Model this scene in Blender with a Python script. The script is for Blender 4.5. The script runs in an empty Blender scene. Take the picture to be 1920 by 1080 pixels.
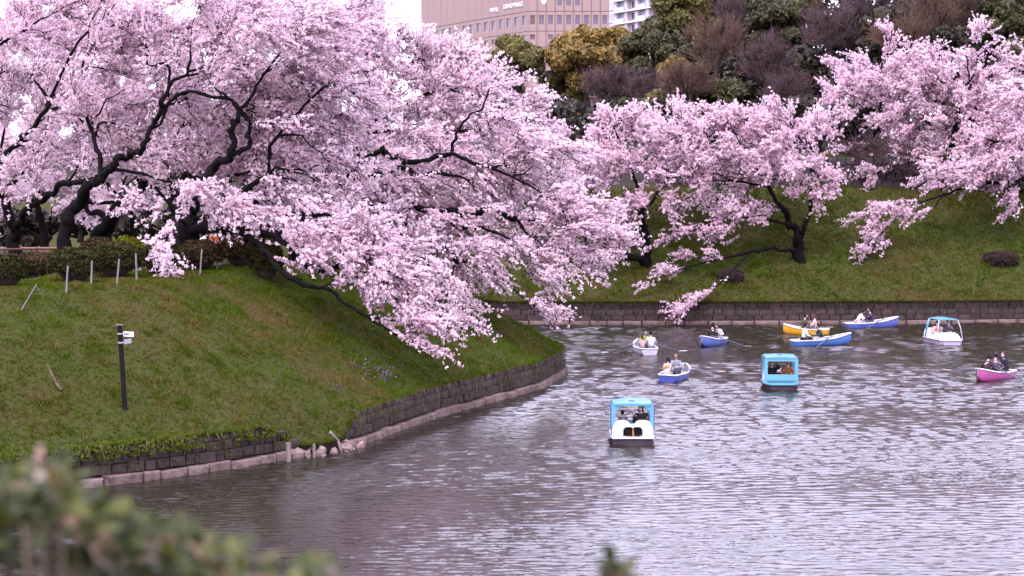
import bpy, bmesh, math, random
import numpy as np
from mathutils import Vector, Matrix, kdtree

rng = np.random.default_rng(7)
random.seed(7)
R = math.radians
scene = bpy.context.scene
COL = scene.collection

# ------------------------------------------------------------------ camera
CAM_H, FPX, PITCH = 9.6, 3600.0, math.atan(210 / 3600)
cam = bpy.data.cameras.new("camera")
cam.sensor_width = 36.0
cam.lens = 36.0 * FPX / 1920
cam.clip_start, cam.clip_end = 0.1, 4000
cam.dof.use_dof = True
cam.dof.focus_distance = 85
cam.dof.aperture_fstop = 3.2
cam_o = bpy.data.objects.new("camera", cam)
cam_o.location = (0, 0, CAM_H)
cam_o.rotation_euler = (math.pi / 2 - PITCH, 0, 0)
COL.objects.link(cam_o)
scene.camera = cam_o

# ------------------------------------------------------------------ sky, sun, exposure
SUN_EL, SUN_AZ = R(55), R(200)          # azimuth clockwise from +Y: high behind the camera
world = bpy.data.worlds.new("World")
scene.world = world
world.use_nodes = True
wt = world.node_tree
wn = wt.nodes
for n in list(wn):
    wn.remove(n)
sky = wn.new("ShaderNodeTexSky")
sky.sky_type = 'NISHITA'
sky.sun_disc = False
sky.sun_elevation = SUN_EL
sky.sun_rotation = SUN_AZ
sky.air_density, sky.dust_density, sky.ozone_density = 1.0, 3.0, 1.0
hs = wn.new("ShaderNodeHueSaturation")           # thin overcast: nearly colourless
hs.inputs["Saturation"].default_value = 0.45
tint = wn.new("ShaderNodeMix")
tint.data_type = 'RGBA'
tint.blend_type = 'MULTIPLY'
tint.inputs[0].default_value = 1.0
tint.inputs[7].default_value = (1.0, 0.89, 1.02, 1)
bg = wn.new("ShaderNodeBackground")
bg.inputs[1].default_value = 0.15
wo = wn.new("ShaderNodeOutputWorld")
wt.links.new(sky.outputs[0], hs.inputs["Color"])
wt.links.new(hs.outputs[0], tint.inputs[6])
cloud = wn.new("ShaderNodeMix")                   # even cloud cover over the clear sky
cloud.data_type = 'RGBA'
cloud.inputs[0].default_value = 0.75
cloud.inputs[7].default_value = (6.1, 5.75, 7.8, 1)
wt.links.new(tint.outputs[2], cloud.inputs[6])
wt.links.new(cloud.outputs[2], bg.inputs[0])
wt.links.new(bg.outputs[0], wo.inputs[0])

sun = bpy.data.lights.new("sun", 'SUN')
sun.energy = 0.8
sun.angle = R(14)
sun.color = (1.0, 0.9, 0.93)
sun_o = bpy.data.objects.new("sun", sun)
COL.objects.link(sun_o)
sd = Vector((math.sin(SUN_AZ) * math.cos(SUN_EL), math.cos(SUN_AZ) * math.cos(SUN_EL), math.sin(SUN_EL)))
sun_o.rotation_euler = sd.to_track_quat('Z', 'Y').to_euler()
sun_o.location = (0, 0, 60)

scene.view_settings.view_transform = 'Standard'
scene.view_settings.look = 'None'
scene.view_settings.gamma = 1
scene.view_settings.exposure = 2.12
scene.render.engine = 'CYCLES'
scene.cycles.max_bounces = 10
scene.cycles.diffuse_bounces = 8
scene.cycles.transmission_bounces = 8
scene.cycles.caustics_reflective = False
scene.cycles.caustics_refractive = False
scene.cycles.use_denoising = True

# ------------------------------------------------------------------ pixel rays -> places on the ground
_f = np.array([0, math.cos(PITCH), -math.sin(PITCH)])
_u = np.array([0, math.sin(PITCH), math.cos(PITCH)])
_r = np.array([1.0, 0, 0])
EYE = np.array([0, 0, CAM_H])
def ray(u, v):
    return _r * ((u - 960) / FPX) + _u * ((540 - v) / FPX) + _f
def G(u, v, z=0.0):
    d = ray(u, v)
    return EYE + d * ((z - CAM_H) / d[2])
def A(u, v, Y):
    d = ray(u, v)
    return EYE + d * (Y / d[1])

# ------------------------------------------------------------------ helpers: materials
MATS = {}
def new_mat(name):
    m = bpy.data.materials.new(name)
    m.use_nodes = True
    nt = m.node_tree
    return m, nt, nt.nodes["Principled BSDF"]
GAIN = 0.68
def c4(c, k=None):
    k = GAIN if k is None else k
    return (c[0] * k, c[1] * k, c[2] * k, 1)
def mat(name, col, rough=0.6, var=0.25, scale=6.0, bump=0.0, metal=0.0, col2=None, coat=0.0, detail=4, stretch=(1, 1, 1)):
    """Principled with noise-mottled colour and fine relief."""
    if name in MATS:
        return MATS[name]
    m, nt, p = new_mat(name)
    tc = nt.nodes.new("ShaderNodeTexCoord")
    mp = nt.nodes.new("ShaderNodeMapping")
    mp.inputs["Scale"].default_value = stretch
    nz = nt.nodes.new("ShaderNodeTexNoise")
    nz.inputs["Scale"].default_value = scale
    nz.inputs["Detail"].default_value = detail
    nz.inputs["Roughness"].default_value = 0.65
    rp = nt.nodes.new("ShaderNodeValToRGB")
    a = col2 or tuple(x * (1 - var) for x in col)
    b = col if col2 else tuple(min(1, x * (1 + var)) for x in col)
    rp.color_ramp.elements[0].position, rp.color_ramp.elements[1].position = 0.32, 0.68
    rp.color_ramp.elements[0].color, rp.color_ramp.elements[1].color = c4(a), c4(b)
    nt.links.new(tc.outputs["Object"], mp.inputs[0])
    nt.links.new(mp.outputs[0], nz.inputs["Vector"])
    nt.links.new(nz.outputs["Fac"], rp.inputs[0])
    nt.links.new(rp.outputs[0], p.inputs["Base Color"])
    p.inputs["Roughness"].default_value = rough
    p.inputs["Metallic"].default_value = metal
    if rough >= 0.85:
        p.inputs["Specular IOR Level"].default_value = 0.12
    p.inputs["Coat Weight"].default_value = coat
    if bump:
        bp = nt.nodes.new("ShaderNodeBump")
        bp.inputs["Strength"].default_value = bump
        bp.inputs["Distance"].default_value = 0.05
        nt.links.new(nz.outputs["Fac"], bp.inputs["Height"])
        nt.links.new(bp.outputs[0], p.inputs["Normal"])
    MATS[name] = m
    return m
def leaf_mat(name, stops, translucent=0.3, rough=0.6, gloss=True, gain=None):
    """Leaf or petal: colour from the per-leaf attribute 'tint', part of the light passes through."""
    m = bpy.data.materials.new(name)
    m.use_nodes = True
    nt = m.node_tree
    for n in list(nt.nodes):
        nt.nodes.remove(n)
    at = nt.nodes.new("ShaderNodeAttribute")
    at.attribute_name = "tint"
    rp = nt.nodes.new("ShaderNodeValToRGB")
    els = rp.color_ramp.elements
    while len(els) < len(stops):
        els.new(0.5)
    for e, (pos, col) in zip(els, stops):
        e.position = pos
        e.color = c4(col, gain)
    df = nt.nodes.new("ShaderNodeBsdfPrincipled") if gloss else nt.nodes.new("ShaderNodeBsdfDiffuse")
    if gloss:
        df.inputs["Roughness"].default_value = rough
        df.inputs["Specular IOR Level"].default_value = 0.25
    tr = nt.nodes.new("ShaderNodeBsdfTranslucent")
    mx = nt.nodes.new("ShaderNodeMixShader")
    mx.inputs[0].default_value = translucent
    out = nt.nodes.new("ShaderNodeOutputMaterial")
    nt.links.new(at.outputs["Fac"], rp.inputs[0])
    nt.links.new(rp.outputs[0], df.inputs[0])
    nt.links.new(rp.outputs[0], tr.inputs[0])
    nt.links.new(df.outputs[0], mx.inputs[1])
    nt.links.new(tr.outputs[0], mx.inputs[2])
    nt.links.new(mx.outputs[0], out.inputs[0])
    return m

# ------------------------------------------------------------------ helpers: objects
def tag(o, label=None, cat=None, group=None, kind=None):
    if label: o["label"] = label
    if cat: o["category"] = cat
    if group: o["group"] = group
    if kind: o["kind"] = kind
    return o
def link(name, me, m=None, parent=None):
    o = bpy.data.objects.new(name, me)
    COL.objects.link(o)
    if m is not None and me is not None and not me.materials:
        for mm in (m if isinstance(m, (list, tuple)) else [m]):
            me.materials.append(mm)
    if parent is not None:
        o.parent = parent
    return o
def empty(name, loc=(0, 0, 0), rz=0.0, rot=None):
    o = bpy.data.objects.new(name, None)
    o.empty_display_size = 0.2
    o.location = loc
    o.rotation_euler = rot if rot else (0, 0, rz)
    COL.objects.link(o)
    return o
def ngons(name, V, k, tints=None, smooth=False):
    """Mesh of separate k-gons from a (n*k,3) array, or of indexed faces when k is an (n,c) array."""
    me = bpy.data.meshes.new(name)
    V = np.asarray(V, dtype=np.float32)
    if isinstance(k, int):
        idx = np.arange(len(V), dtype=np.int32)
        n, c = len(V) // k, k
    else:
        idx = np.asarray(k, dtype=np.int32)
        n, c = idx.shape
        idx = idx.ravel()
    me.vertices.add(len(V))
    me.vertices.foreach_set("co", V.ravel())
    me.loops.add(len(idx))
    me.loops.foreach_set("vertex_index", idx)
    me.polygons.add(n)
    me.polygons.foreach_set("loop_start", np.arange(0, n * c, c, dtype=np.int32))
    if smooth:
        me.polygons.foreach_set("use_smooth", np.ones(n, dtype=bool))
    if tints is not None:
        at = me.attributes.new("tint", 'FLOAT', 'FACE')
        at.data.foreach_set("value", np.asarray(tints, dtype=np.float32))
    me.update(calc_edges=True)
    return me
def unit(a):
    return a / np.maximum(np.linalg.norm(a, axis=-1, keepdims=True), 1e-9)
def tri_cloud(C, size, normal=None, spread=1.0, aspect=1.25):
    """One small triangle per centre: loosely facing 'normal', or any way."""
    n = len(C)
    N = rng.normal(size=(n, 3))
    if normal is not None:
        N = unit(normal) + spread * unit(N)
    N = unit(N)
    T = unit(np.cross(N, rng.normal(size=(n, 3))))
    B = np.cross(N, T)
    s = np.broadcast_to(np.asarray(size, dtype=float), (n,))[:, None]
    V = np.stack([C + T * s * 0.62 * aspect, C - T * s * 0.45 + B * s * 0.62, C - T * s * 0.45 - B * s * 0.62], axis=1)
    return V.reshape(-1, 3)
def tubes(P, Rd, sides=3):
    """P (n,k,3) paths, Rd (n,k) radii -> verts, quads."""
    n, k, _ = P.shape
    Tn = unit(np.gradient(P, axis=1))
    ref = np.where(np.abs(Tn[:, :1, 2:3]) > 0.9, np.array([1.0, 0, 0]), np.array([0, 0, 1.0]))
    ref = np.broadcast_to(ref, Tn.shape)
    N1 = unit(np.cross(Tn, ref))
    N2 = np.cross(Tn, N1)
    a = np.arange(sides) * 2 * np.pi / sides
    V = P[:, :, None, :] + Rd[:, :, None, None] * (np.cos(a)[None, None, :, None] * N1[:, :, None, :] + np.sin(a)[None, None, :, None] * N2[:, :, None, :])
    base = (np.arange(n) * k * sides)[:, None, None]
    i = np.arange(k - 1)[None, :, None] * sides
    j = np.arange(sides)[None, None, :]
    j2 = (j + 1) % sides
    F = np.stack([base + i + j, base + i + j2, base + i + sides + j2, base + i + sides + j], axis=-1)
    return V.reshape(-1, 3), F.reshape(-1, 4)
class MB:
    """Collects simple shapes into one mesh."""
    def __init__(s):
        s.v, s.f = [], []
    def add(s, V, F):
        o = len(s.v)
        s.v += [tuple(map(float, p)) for p in V]
        s.f += [tuple(int(i) + o for i in f) for f in F]
        return s
    def box(s, c, d, rz=0.0, ch=0.0):
        x, y, z = d[0] / 2, d[1] / 2, d[2] / 2
        cs, sn = math.cos(rz), math.sin(rz)
        pts = [(a * x, b * y, e * z) for e in (-1, 1) for a, b in ((-1, -1), (1, -1), (1, 1), (-1, 1))]
        V = [(c[0] + p[0] * cs - p[1] * sn, c[1] + p[0] * sn + p[1] * cs, c[2] + p[2]) for p in pts]
        return s.add(V, [(3, 2, 1, 0), (4, 5, 6, 7), (0, 1, 5, 4), (1, 2, 6, 5), (2, 3, 7, 6), (3, 0, 4, 7)])
    def tube(s, pts, rad, sides=8, cap=True):
        P = np.array([pts], float)
        Rr = np.array([rad if hasattr(rad, '__len__') else [rad] * len(pts)], float)
        V, F = tubes(P, Rr, sides)
        s.add(V, F)
        if cap:
            o = len(s.v) - len(V)
            s.f.append(tuple(o + i for i in range(sides)))
            s.f.append(tuple(o + len(V) - 1 - i for i in range(sides)))
        return s
    def grid(s, P, close=False):
        """P (a,b,3) surface."""
        P = np.asarray(P, float)
        a, b = P.shape[:2]
        F = []
        for i in range(a - 1):
            for j in range(b if close else b - 1):
                j2 = (j + 1) % b
                F.append((i * b + j, i * b + j2, (i + 1) * b + j2, (i + 1) * b + j))
        return s.add(P.reshape(-1, 3), F)
    def ellipsoid(s, c, r, nu=14, nv=9, v0=-1.0, v1=1.0):
        th = np.linspace(0, 2 * np.pi, nu, endpoint=False)
        ph = np.linspace(v0 * np.pi / 2, v1 * np.pi / 2, nv)
        P = np.stack([np.stack([c[0] + r[0] * np.cos(p) * np.cos(th), c[1] + r[1] * np.cos(p) * np.sin(th), np.full(nu, c[2] + r[2] * np.sin(p))], -1) for p in ph])
        return s.grid(P, close=True)
    def build(s, name, m, parent=None, smooth=False, bevel=0.0, seg=2):
        me = bpy.data.meshes.new(name)
        me.from_pydata(s.v, [], s.f)
        bm = bmesh.new()
        bm.from_mesh(me)
        bmesh.ops.remove_doubles(bm, verts=bm.verts, dist=1e-5)
        bmesh.ops.recalc_face_normals(bm, faces=bm.faces)
        if bevel:
            bmesh.ops.bevel(bm, geom=[e for e in bm.edges if len(e.link_faces) == 2 and e.calc_face_angle() > 0.5], offset=bevel, segments=seg, affect='EDGES', clamp_overlap=True)
        bm.to_mesh(me)
        bm.free()
        if smooth:
            me.polygons.foreach_set("use_smooth", [True] * len(me.polygons))
            if bevel or smooth == 'auto':
                me.set_sharp_from_angle(angle=R(40))
        return link(name, me, m, parent)
def catmull(P, n):
    P = np.asarray(P, float)
    P = np.vstack([2 * P[0] - P[1], P, 2 * P[-1] - P[-2]])
    out = []
    for i in range(1, len(P) - 2):
        t = np.linspace(0, 1, n, endpoint=False)[:, None]
        p0, p1, p2, p3 = P[i - 1], P[i], P[i + 1], P[i + 2]
        out.append(0.5 * (2 * p1 + (p2 - p0) * t + (2 * p0 - 5 * p1 + 4 * p2 - p3) * t ** 2 + (3 * p1 - p0 - 3 * p2 + p3) * t ** 3))
    out.append(P[-2][None])
    return np.vstack(out)
def resample(P, step):
    L = np.concatenate([[0], np.cumsum(np.linalg.norm(np.diff(P, axis=0), axis=1))])
    s = np.arange(0, L[-1], step)
    return np.stack([np.interp(s, L, P[:, i]) for i in range(P.shape[1])], 1), s
def vnoise(x, y, f=1.0, seed=0):
    """Smooth value noise on arrays, 0..1."""
    x, y = np.asarray(x) * f + seed * 17.3, np.asarray(y) * f - seed * 9.1
    xi, yi = np.floor(x), np.floor(y)
    fx, fy = x - xi, y - yi
    fx, fy = fx * fx * (3 - 2 * fx), fy * fy * (3 - 2 * fy)
    h = lambda a, b: np.modf(np.abs(np.sin(a * 127.1 + b * 311.7 + seed) * 43758.5453))[0]
    return (h(xi, yi) * (1 - fx) + h(xi + 1, yi) * fx) * (1 - fy) + (h(xi, yi + 1) * (1 - fx) + h(xi + 1, yi + 1) * fx) * fy
def fbm(x, y, f=1.0, seed=0):
    return (vnoise(x, y, f, seed) * 0.5 + vnoise(x, y, f * 2.1, seed + 1) * 0.3 + vnoise(x, y, f * 4.3, seed + 2) * 0.2)

# ================================================================== WATER
def water_material():
    m, nt, p = new_mat("water")
    p.inputs["Base Color"].default_value = (0.013, 0.011, 0.007, 1)
    p.inputs["Roughness"].default_value = 0.18
    p.inputs["IOR"].default_value = 1.5
    tc = nt.nodes.new("ShaderNodeTexCoord")
    def noise(sx, sy, detail, dist, rz):
        mp = nt.nodes.new("ShaderNodeMapping")
        mp.inputs["Scale"].default_value = (sx, sy, 1)
        mp.inputs["Rotation"].default_value = (0, 0, rz)
        nz = nt.nodes.new("ShaderNodeTexNoise")
        nz.inputs["Scale"].default_value = 1.0
        nz.inputs["Detail"].default_value = detail
        nz.inputs["Roughness"].default_value = 0.6
        nz.inputs["Distortion"].default_value = dist
        nt.links.new(tc.outputs["Object"], mp.inputs[0])
        nt.links.new(mp.outputs[0], nz.inputs["Vector"])
        return nz
    def vmath(op, a, b):
        n = nt.nodes.new("ShaderNodeVectorMath")
        n.operation = op
        for i, x in enumerate((a, b)):
            if isinstance(x, tuple):
                n.inputs[i].default_value = x
            elif x is not None:
                nt.links.new(x, n.inputs[i])
        return n.outputs[0]
    # small ripples: slopes straight from coloured noise, calmer and livelier in patches
    rip = noise(3.2, 8.0, 2.0, 0.3, R(5)).outputs["Color"]
    fine = noise(8.0, 19.0, 1.0, 0.2, R(-5)).outputs["Color"]
    patch = noise(0.05, 0.14, 3.0, 0.7, R(-8)).outputs["Fac"]
    mr = nt.nodes.new("ShaderNodeMapRange")
    mr.inputs["From Min"].default_value, mr.inputs["From Max"].default_value = 0.36, 0.64
    mr.inputs["To Min"].default_value, mr.inputs["To Max"].default_value = 0.3, 1.2
    nt.links.new(patch, mr.inputs["Value"])
    slope = vmath('ADD', vmath('MULTIPLY', vmath('SUBTRACT', rip, (.5, .5, .5)), (0.2, 0.34, 0)), vmath('MULTIPLY', vmath('SUBTRACT', fine, (.5, .5, .5)), (0.24, 0.42, 0)))
    sc = nt.nodes.new("ShaderNodeVectorMath")
    sc.operation = 'SCALE'
    nt.links.new(slope, sc.inputs[0])
    nt.links.new(mr.outputs[0], sc.inputs["Scale"])
    ge = nt.nodes.new("ShaderNodeNewGeometry")
    nrm = nt.nodes.new("ShaderNodeVectorMath")
    nrm.operation = 'NORMALIZE'
    nt.links.new(vmath('ADD', ge.outputs["Normal"], sc.outputs[0]), nrm.inputs[0])
    nt.links.new(nrm.outputs[0], p.inputs["Normal"])
    return m
wy = [43.5]
while wy[-1] < 126.5:
    wy.append(wy[-1] + 0.068 * (wy[-1] / 46) ** 1.2)
wy = np.array(wy)
# open water in view: from just inside the left bank to beyond the right edge of the view
xl = np.interp(wy, [43.5, 53, 58, 62, 66, 78, 88, 96, 104, 126.5], [-24, -19, -15, -11.5, -8, -3.6, 0.2, 1.0, -8, -9])
xr = wy * 0.267 + 2.0
n_x, n_y = 175, len(wy)
WX = xl[:, None] + (xr - xl)[:, None] * np.linspace(0, 1, n_x)[None]
WY = np.repeat(wy[:, None], n_x, 1)
amp = 0.55 + 0.75 * np.clip((fbm(WX, WY * 2.4, 0.05, 61) - .36) / .28, 0, 1)
WZ = np.zeros_like(WX)
wr_ = np.random.default_rng(5)
cell = np.gradient(wy)[:, None]
for i in range(120):
    lam = np.exp(wr_.uniform(np.log(.2), np.log(1.4)))
    th_ = wr_.normal(R(86), R(30))
    k_ = 2 * np.pi / lam
    WZ += 0.0055 * lam * np.clip(lam / cell / 2.4 - .8, 0, 1) * np.clip(2 - lam / (5.0 * cell), 0, 1) * np.sin(k_ * (WX * math.cos(th_) + WY * math.sin(th_)) + wr_.uniform(0, 6.28))
WZ *= amp
ii = np.arange((n_y - 1) * n_x).reshape(n_y - 1, n_x)[:, :-1].ravel()
WF = np.stack([ii, ii + 1, ii + n_x + 1, ii + n_x], 1)
WV = np.stack([WX.ravel(), WY.ravel(), WZ.ravel()], 1)
o_ = len(WV)
WV = np.vstack([WV, [(-260, 3, -.06), (260, 3, -.06), (260, 330, -.06), (-260, 330, -.06)]])
WF = np.vstack([WF, [(o_, o_ + 1, o_ + 2, o_ + 3)]])
tag(link("water", ngons("water", WV, WF, smooth=True), water_material()), kind="structure")
gs = MB().add([(-2500, -600, -1.6), (2500, -600, -1.6), (2500, 3500, -1.6), (-2500, 3500, -1.6)], [(0, 1, 2, 3)])
tag(gs.build("ground", mat("ground_earth", (0.09, 0.075, 0.05), 0.95, 0.3, 0.02)), kind="structure")

# ================================================================== LEFT BANK (promontory)
foot_px = [(-60, 962), (0, 945), (90, 925), (250, 905), (400, 885), (540, 862), (655, 843), (750, 808), (850, 775), (950, 748), (1020, 728), (1044, 714)]
FP = [tuple(G(u, v)[:2]) for u, v in foot_px]
FP = [(-34, 33), (-25, 42.5), (-19.5, 49.5)] + FP + [(2.75, 93.6), (2.2, 97.2), (-0.2, 100.6), (-5, 103.6), (-15, 108), (-30, 113), (-60, 120)]
FOOT, FS = resample(catmull(FP, 24), 0.12)
tan_ = unit(np.gradient(FOOT, axis=0))
OUT = np.stack([tan_[:, 1], -tan_[:, 0]], 1)          # towards the water
WALL = FOOT - OUT * 0.27
BRK = G(598, 850)[:2]
s_of = lambda p: FS[np.argmin(((FOOT - p) ** 2).sum(1))]
BRK_S = s_of(BRK)
WALL_TOP = 1.22
_seg = WALL[::4]
def sdist(x, y):
    """Distance inland of the wall face (negative over the water), vectorised."""
    P = np.stack([np.ravel(x), np.ravel(y)], 1)
    best = np.full(len(P), 1e9)
    sgn = np.zeros(len(P))
    a, b = _seg[:-1], _seg[1:]
    ab = b - a
    l2 = (ab ** 2).sum(1)
    for c in range(0, len(P), 4000):
        p = P[c:c + 4000]
        ap = p[:, None] - a[None]
        t = np.clip((ap * ab[None]).sum(2) / l2[None], 0, 1)
        q = ap - t[..., None] * ab[None]
        d2 = (q ** 2).sum(2)
        k = d2.argmin(1)
        i = np.arange(len(p))
        best[c:c + 4000] = np.sqrt(d2[i, k])
        cr = ab[k, 0] * ap[i, k, 1] - ab[k, 1] * ap[i, k, 0]
        sgn[c:c + 4000] = np.where(cr > 0, 1, -1)
    return (best * sgn).reshape(np.shape(x))
PLAT = 5.6
def zL(x, y, d=None):
    x, y = np.asarray(x, float), np.asarray(y, float)
    if d is None:
        d = sdist(x, y)
    t = np.clip(d / 8.6, 0, 1.4)
    z = WALL_TOP + (PLAT - WALL_TOP) * np.clip(1.06 * t - 0.19 * np.clip(t - 0.55, 0, 9) ** 2 * 2.2 - 0.02, 0, 1)
    z = np.minimum(z, PLAT)
    z = z + (fbm(x, y, 0.45, 3) - 0.5) * 0.35 * np.clip(d / 1.5, 0, 1)
    bd = np.hypot(x - BRK[0], y - BRK[1])
    z = z - 0.85 * np.exp(-(bd / 2.0) ** 4) * np.exp(-np.clip(d, 0, 9) / 1.6)
    return z
gx, gy = np.meshgrid(np.arange(-40, 4.5, 0.36), np.arange(36, 124, 0.36))
gd = sdist(gx, gy)
wi = np.stack([gx, gy], -1).copy()
near = (gd < 0) & (gd > -0.55)
if near.any():
    pn = wi[near]
    k = ((pn[:, None] - WALL[None, ::2]) ** 2).sum(2).argmin(1)
    wi[near] = WALL[::2][k]
dd = np.where(near, 0, gd)
ZZ = zL(wi[..., 0], wi[..., 1], dd)
ok = gd > -0.55
idx = -np.ones(gd.shape, int)
idx[ok] = np.arange(ok.sum())
f = np.stack([idx[:-1, :-1], idx[:-1, 1:], idx[1:, 1:], idx[1:, :-1]], -1).reshape(-1, 4)
f = f[(f >= 0).all(1)]
ground_green = mat("bank_soil_and_moss", (0.044, 0.056, 0.008), 0.95, 0.3, 3.5, 0.8, col2=(0.045, 0.038, 0.012), detail=8)
me = ngons("grass_bank", np.stack([wi[..., 0][ok], wi[..., 1][ok], ZZ[ok]], 1), f, smooth=True)
tag(link("grassy_bank", me, ground_green), kind="structure")
_Ds = np.linspace(45, 128, 900)
def onL(u, v):
    """Where the line of sight through a pixel meets the left bank."""
    d = ray(u, v)
    P = EYE + d[None] * (_Ds / d[1])[:, None]
    dst = sdist(P[:, 0], P[:, 1])
    hit = (dst > 0) & (P[:, 2] <= zL(P[:, 0], P[:, 1], dst))
    k = int(np.argmax(hit)) if hit.any() else int(np.argmin(np.abs(_Ds - 92)))
    p = P[k]
    return np.array([p[0], p[1], float(zL(p[0], p[1])) if dst[k] > 0 else PLAT])

# ================================================================== FAR BANK
FB = [(780, 588), (850, 595), (910, 602.5), (948, 608), (1100, 608), (1300, 608), (1500, 607.5), (1700, 607), (1920, 604.5), (2150, 602)]
FBX = np.array([G(u, v)[:2] for u, v in FB])
FBX = np.vstack([[-60, 160], [-25, 146], FBX, [60, 126.6], [140, 128]])
def yb(x):
    return np.interp(x, FBX[:, 0], FBX[:, 1]) + 0.3
def sstep(t):
    t = np.clip(t, 0, 1)
    return t * t * (3 - 2 * t)
def zF(x, y):
    x, y = np.asarray(x, float), np.asarray(y, float)
    d = y - yb(x)
    d = np.where(x < -0.5, d * 0.8, d)
    z = 1.42 + 0.60 * np.clip(d, 0, 12.4) + (fbm(x, y, 0.3, 5) - 0.5) * 0.6 * np.clip(d / 2, 0, 1)
    up = sstep((x - 9) / 5)
    z = z + 2.2 * (up * sstep((d - 12.6) / 0.3) + (1 - up) * sstep((d - 12) / 9)) + 0.03 * np.clip(d - 14, 0, 60) + 1.2 * sstep((d - 16) / 30)
    return z
xs = np.concatenate([np.linspace(-420, -42, 20), np.arange(-40, 48, 0.7), np.linspace(52, 480, 20)])
ds = np.concatenate([[0, 0.02], np.arange(0.5, 12.5, 0.6), [12.45, 12.62, 12.95], np.arange(13.5, 40, 2.5), [48, 60, 90, 150, 260, 420, 700]])
X = np.repeat(xs[None], len(ds), 0)
Y = yb(X) + ds[:, None]
Z = zF(X, Y)
kb = int(np.searchsorted(ds, 13.0))
P3 = np.stack([X, Y, Z], -1)
o = MB().grid(P3[:kb]).build("far_bank", mat("far_bank_soil", (0.04, 0.055, 0.009), 0.95, 0.3, 0.9, 0.5, col2=(0.052, 0.045, 0.015), detail=8), smooth=True)
tag(o, kind="structure")
o = MB().grid(P3[kb - 1:]).build("wooded_hill", mat("leaf_litter", (0.035, 0.028, 0.02), 0.95, 0.4, 0.8, 0.5, col2=(0.02, 0.02, 0.012), detail=8), smooth=True)
tag(o, kind="structure")
_Df = np.linspace(115, 165, 900)
def onF(u, v):
    d = ray(u, v)
    P = EYE + d[None] * (_Df / d[1])[:, None]
    hit = (P[:, 1] > yb(P[:, 0])) & (P[:, 2] <= zF(P[:, 0], P[:, 1]))
    p = P[int(np.argmax(hit))] if hit.any() else P[500]
    return np.array([p[0], p[1], float(zF(p[0], p[1]))])

# ================================================================== NEAR BANK (under the camera, below the frame)
nbx = np.linspace(-40, 40, 60)
nby = np.array([-12, -4, 0, 2, 4.2, 6, 8, 10, 12, 14, 15])
NX, NY = np.meshgrid(nbx, nby)
NZ = np.interp(NY, [-12, 4.2, 14, 15], [8.1, 7.9, 0.4, -0.6]) + (fbm(NX, NY, 0.5, 9) - 0.5) * 0.3
tag(MB().grid(np.stack([NX, NY, NZ], -1)).build("near_bank", ground_green, smooth=True), kind="structure")

# ================================================================== STONE WALLS
def stone_mesh(i):
    """A squared, rough-dressed block: unit size, front at -y, rounded and uneven."""
    r = random.Random(100 + i)
    j = lambda a: r.uniform(-a, a)
    ring = lambda s, y, a: [(sx * s + j(a), y + j(a * 0.6), sz * s + j(a)) for sx, sz in ((-.5, -.5), (.5, -.5), (.5, .5), (-.5, .5))]
    V = ring(0.985, 0.5, 0.0) + ring(0.975, -0.25, 0.012) + ring(0.84, -0.46, 0.045) + [(j(.15), -0.5 + j(.06), j(.15))]
    F = [(0, 3, 2, 1)]
    for a in (0, 4):
        F += [(a + k, a + (k + 1) % 4, a + 4 + (k + 1) % 4, a + 4 + k) for k in range(4)]
    F += [(8 + k, 8 + (k + 1) % 4, 12) for k in range(4)]
    me = bpy.data.meshes.new("stone")
    me.from_pydata(V, [], F)
    return me
def stone_mat(name, c1, c2, c3):
    """Stone whose shade differs from block to block, with lichen and damp streaks."""
    m, nt, p = new_mat(name)
    oi = nt.nodes.new("ShaderNodeObjectInfo")
    rp = nt.nodes.new("ShaderNodeValToRGB")
    rp.color_ramp.elements[0].color, rp.color_ramp.elements[1].color = c4(c1), c4(c2)
    tc = nt.nodes.new("ShaderNodeTexCoord")
    nz = nt.nodes.new("ShaderNodeTexNoise")
    nz.inputs["Scale"].default_value = 3.2
    nz.inputs["Detail"].default_value = 8
    nz.inputs["Roughness"].default_value = 0.7
    ge = nt.nodes.new("ShaderNodeNewGeometry")
    nt.links.new(ge.outputs["Position"], nz.inputs["Vector"])
    r2 = nt.nodes.new("ShaderNodeValToRGB")
    r2.color_ramp.elements[0].position, r2.color_ramp.elements[1].position = 0.47, 0.66
    r2.color_ramp.elements[0].color, r2.color_ramp.elements[1].color = (0, 0, 0, 1), (1, 1, 1, 1)
    mx = nt.nodes.new("ShaderNodeMix")
    mx.data_type = 'RGBA'
    nt.links.new(oi.outputs["Random"], rp.inputs[0])
    nt.links.new(nz.outputs["Fac"], r2.inputs[0])
    nt.links.new(r2.outputs[0], mx.inputs[0])
    nt.links.new(rp.outputs[0], mx.inputs[6])
    mx.inputs[7].default_value = c4(c3)
    nt.links.new(mx.outputs[2], p.inputs["Base Color"])
    p.inputs["Roughness"].default_value = 0.9
    p.inputs["Specular IOR Level"].default_value = 0.15
    bp = nt.nodes.new("ShaderNodeBump")
    bp.inputs["Strength"].default_value = 0.7
    bp.inputs["Distance"].default_value = 0.04
    nt.links.new(nz.outputs["Fac"], bp.inputs["Height"])
    nt.links.new(bp.outputs[0], p.inputs["Normal"])
    return m
M_stone = stone_mat("dark_moat_stone", (0.032, 0.023, 0.026), (0.075, 0.053, 0.055), (0.075, 0.055, 0.032))
M_stone_far = stone_mat("far_moat_stone", (0.035, 0.026, 0.028), (0.075, 0.053, 0.055), (0.07, 0.05, 0.032))
M_foot = stone_mat("pale_footing_stone", (0.17, 0.12, 0.11), (0.25, 0.18, 0.165), (0.075, 0.055, 0.042))
M_mortar = mat("wall_core_earth", (0.035, 0.028, 0.024), 0.95, 0.4, 3)
STONES = [stone_mesh(i) for i in range(14)]
for s_ in STONES:
    s_.materials.append(M_stone)
STONES_F = [s_.copy() for s_ in STONES]
for s_ in STONES_F:
    s_.materials.clear(); s_.materials.append(M_stone_far)
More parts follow.
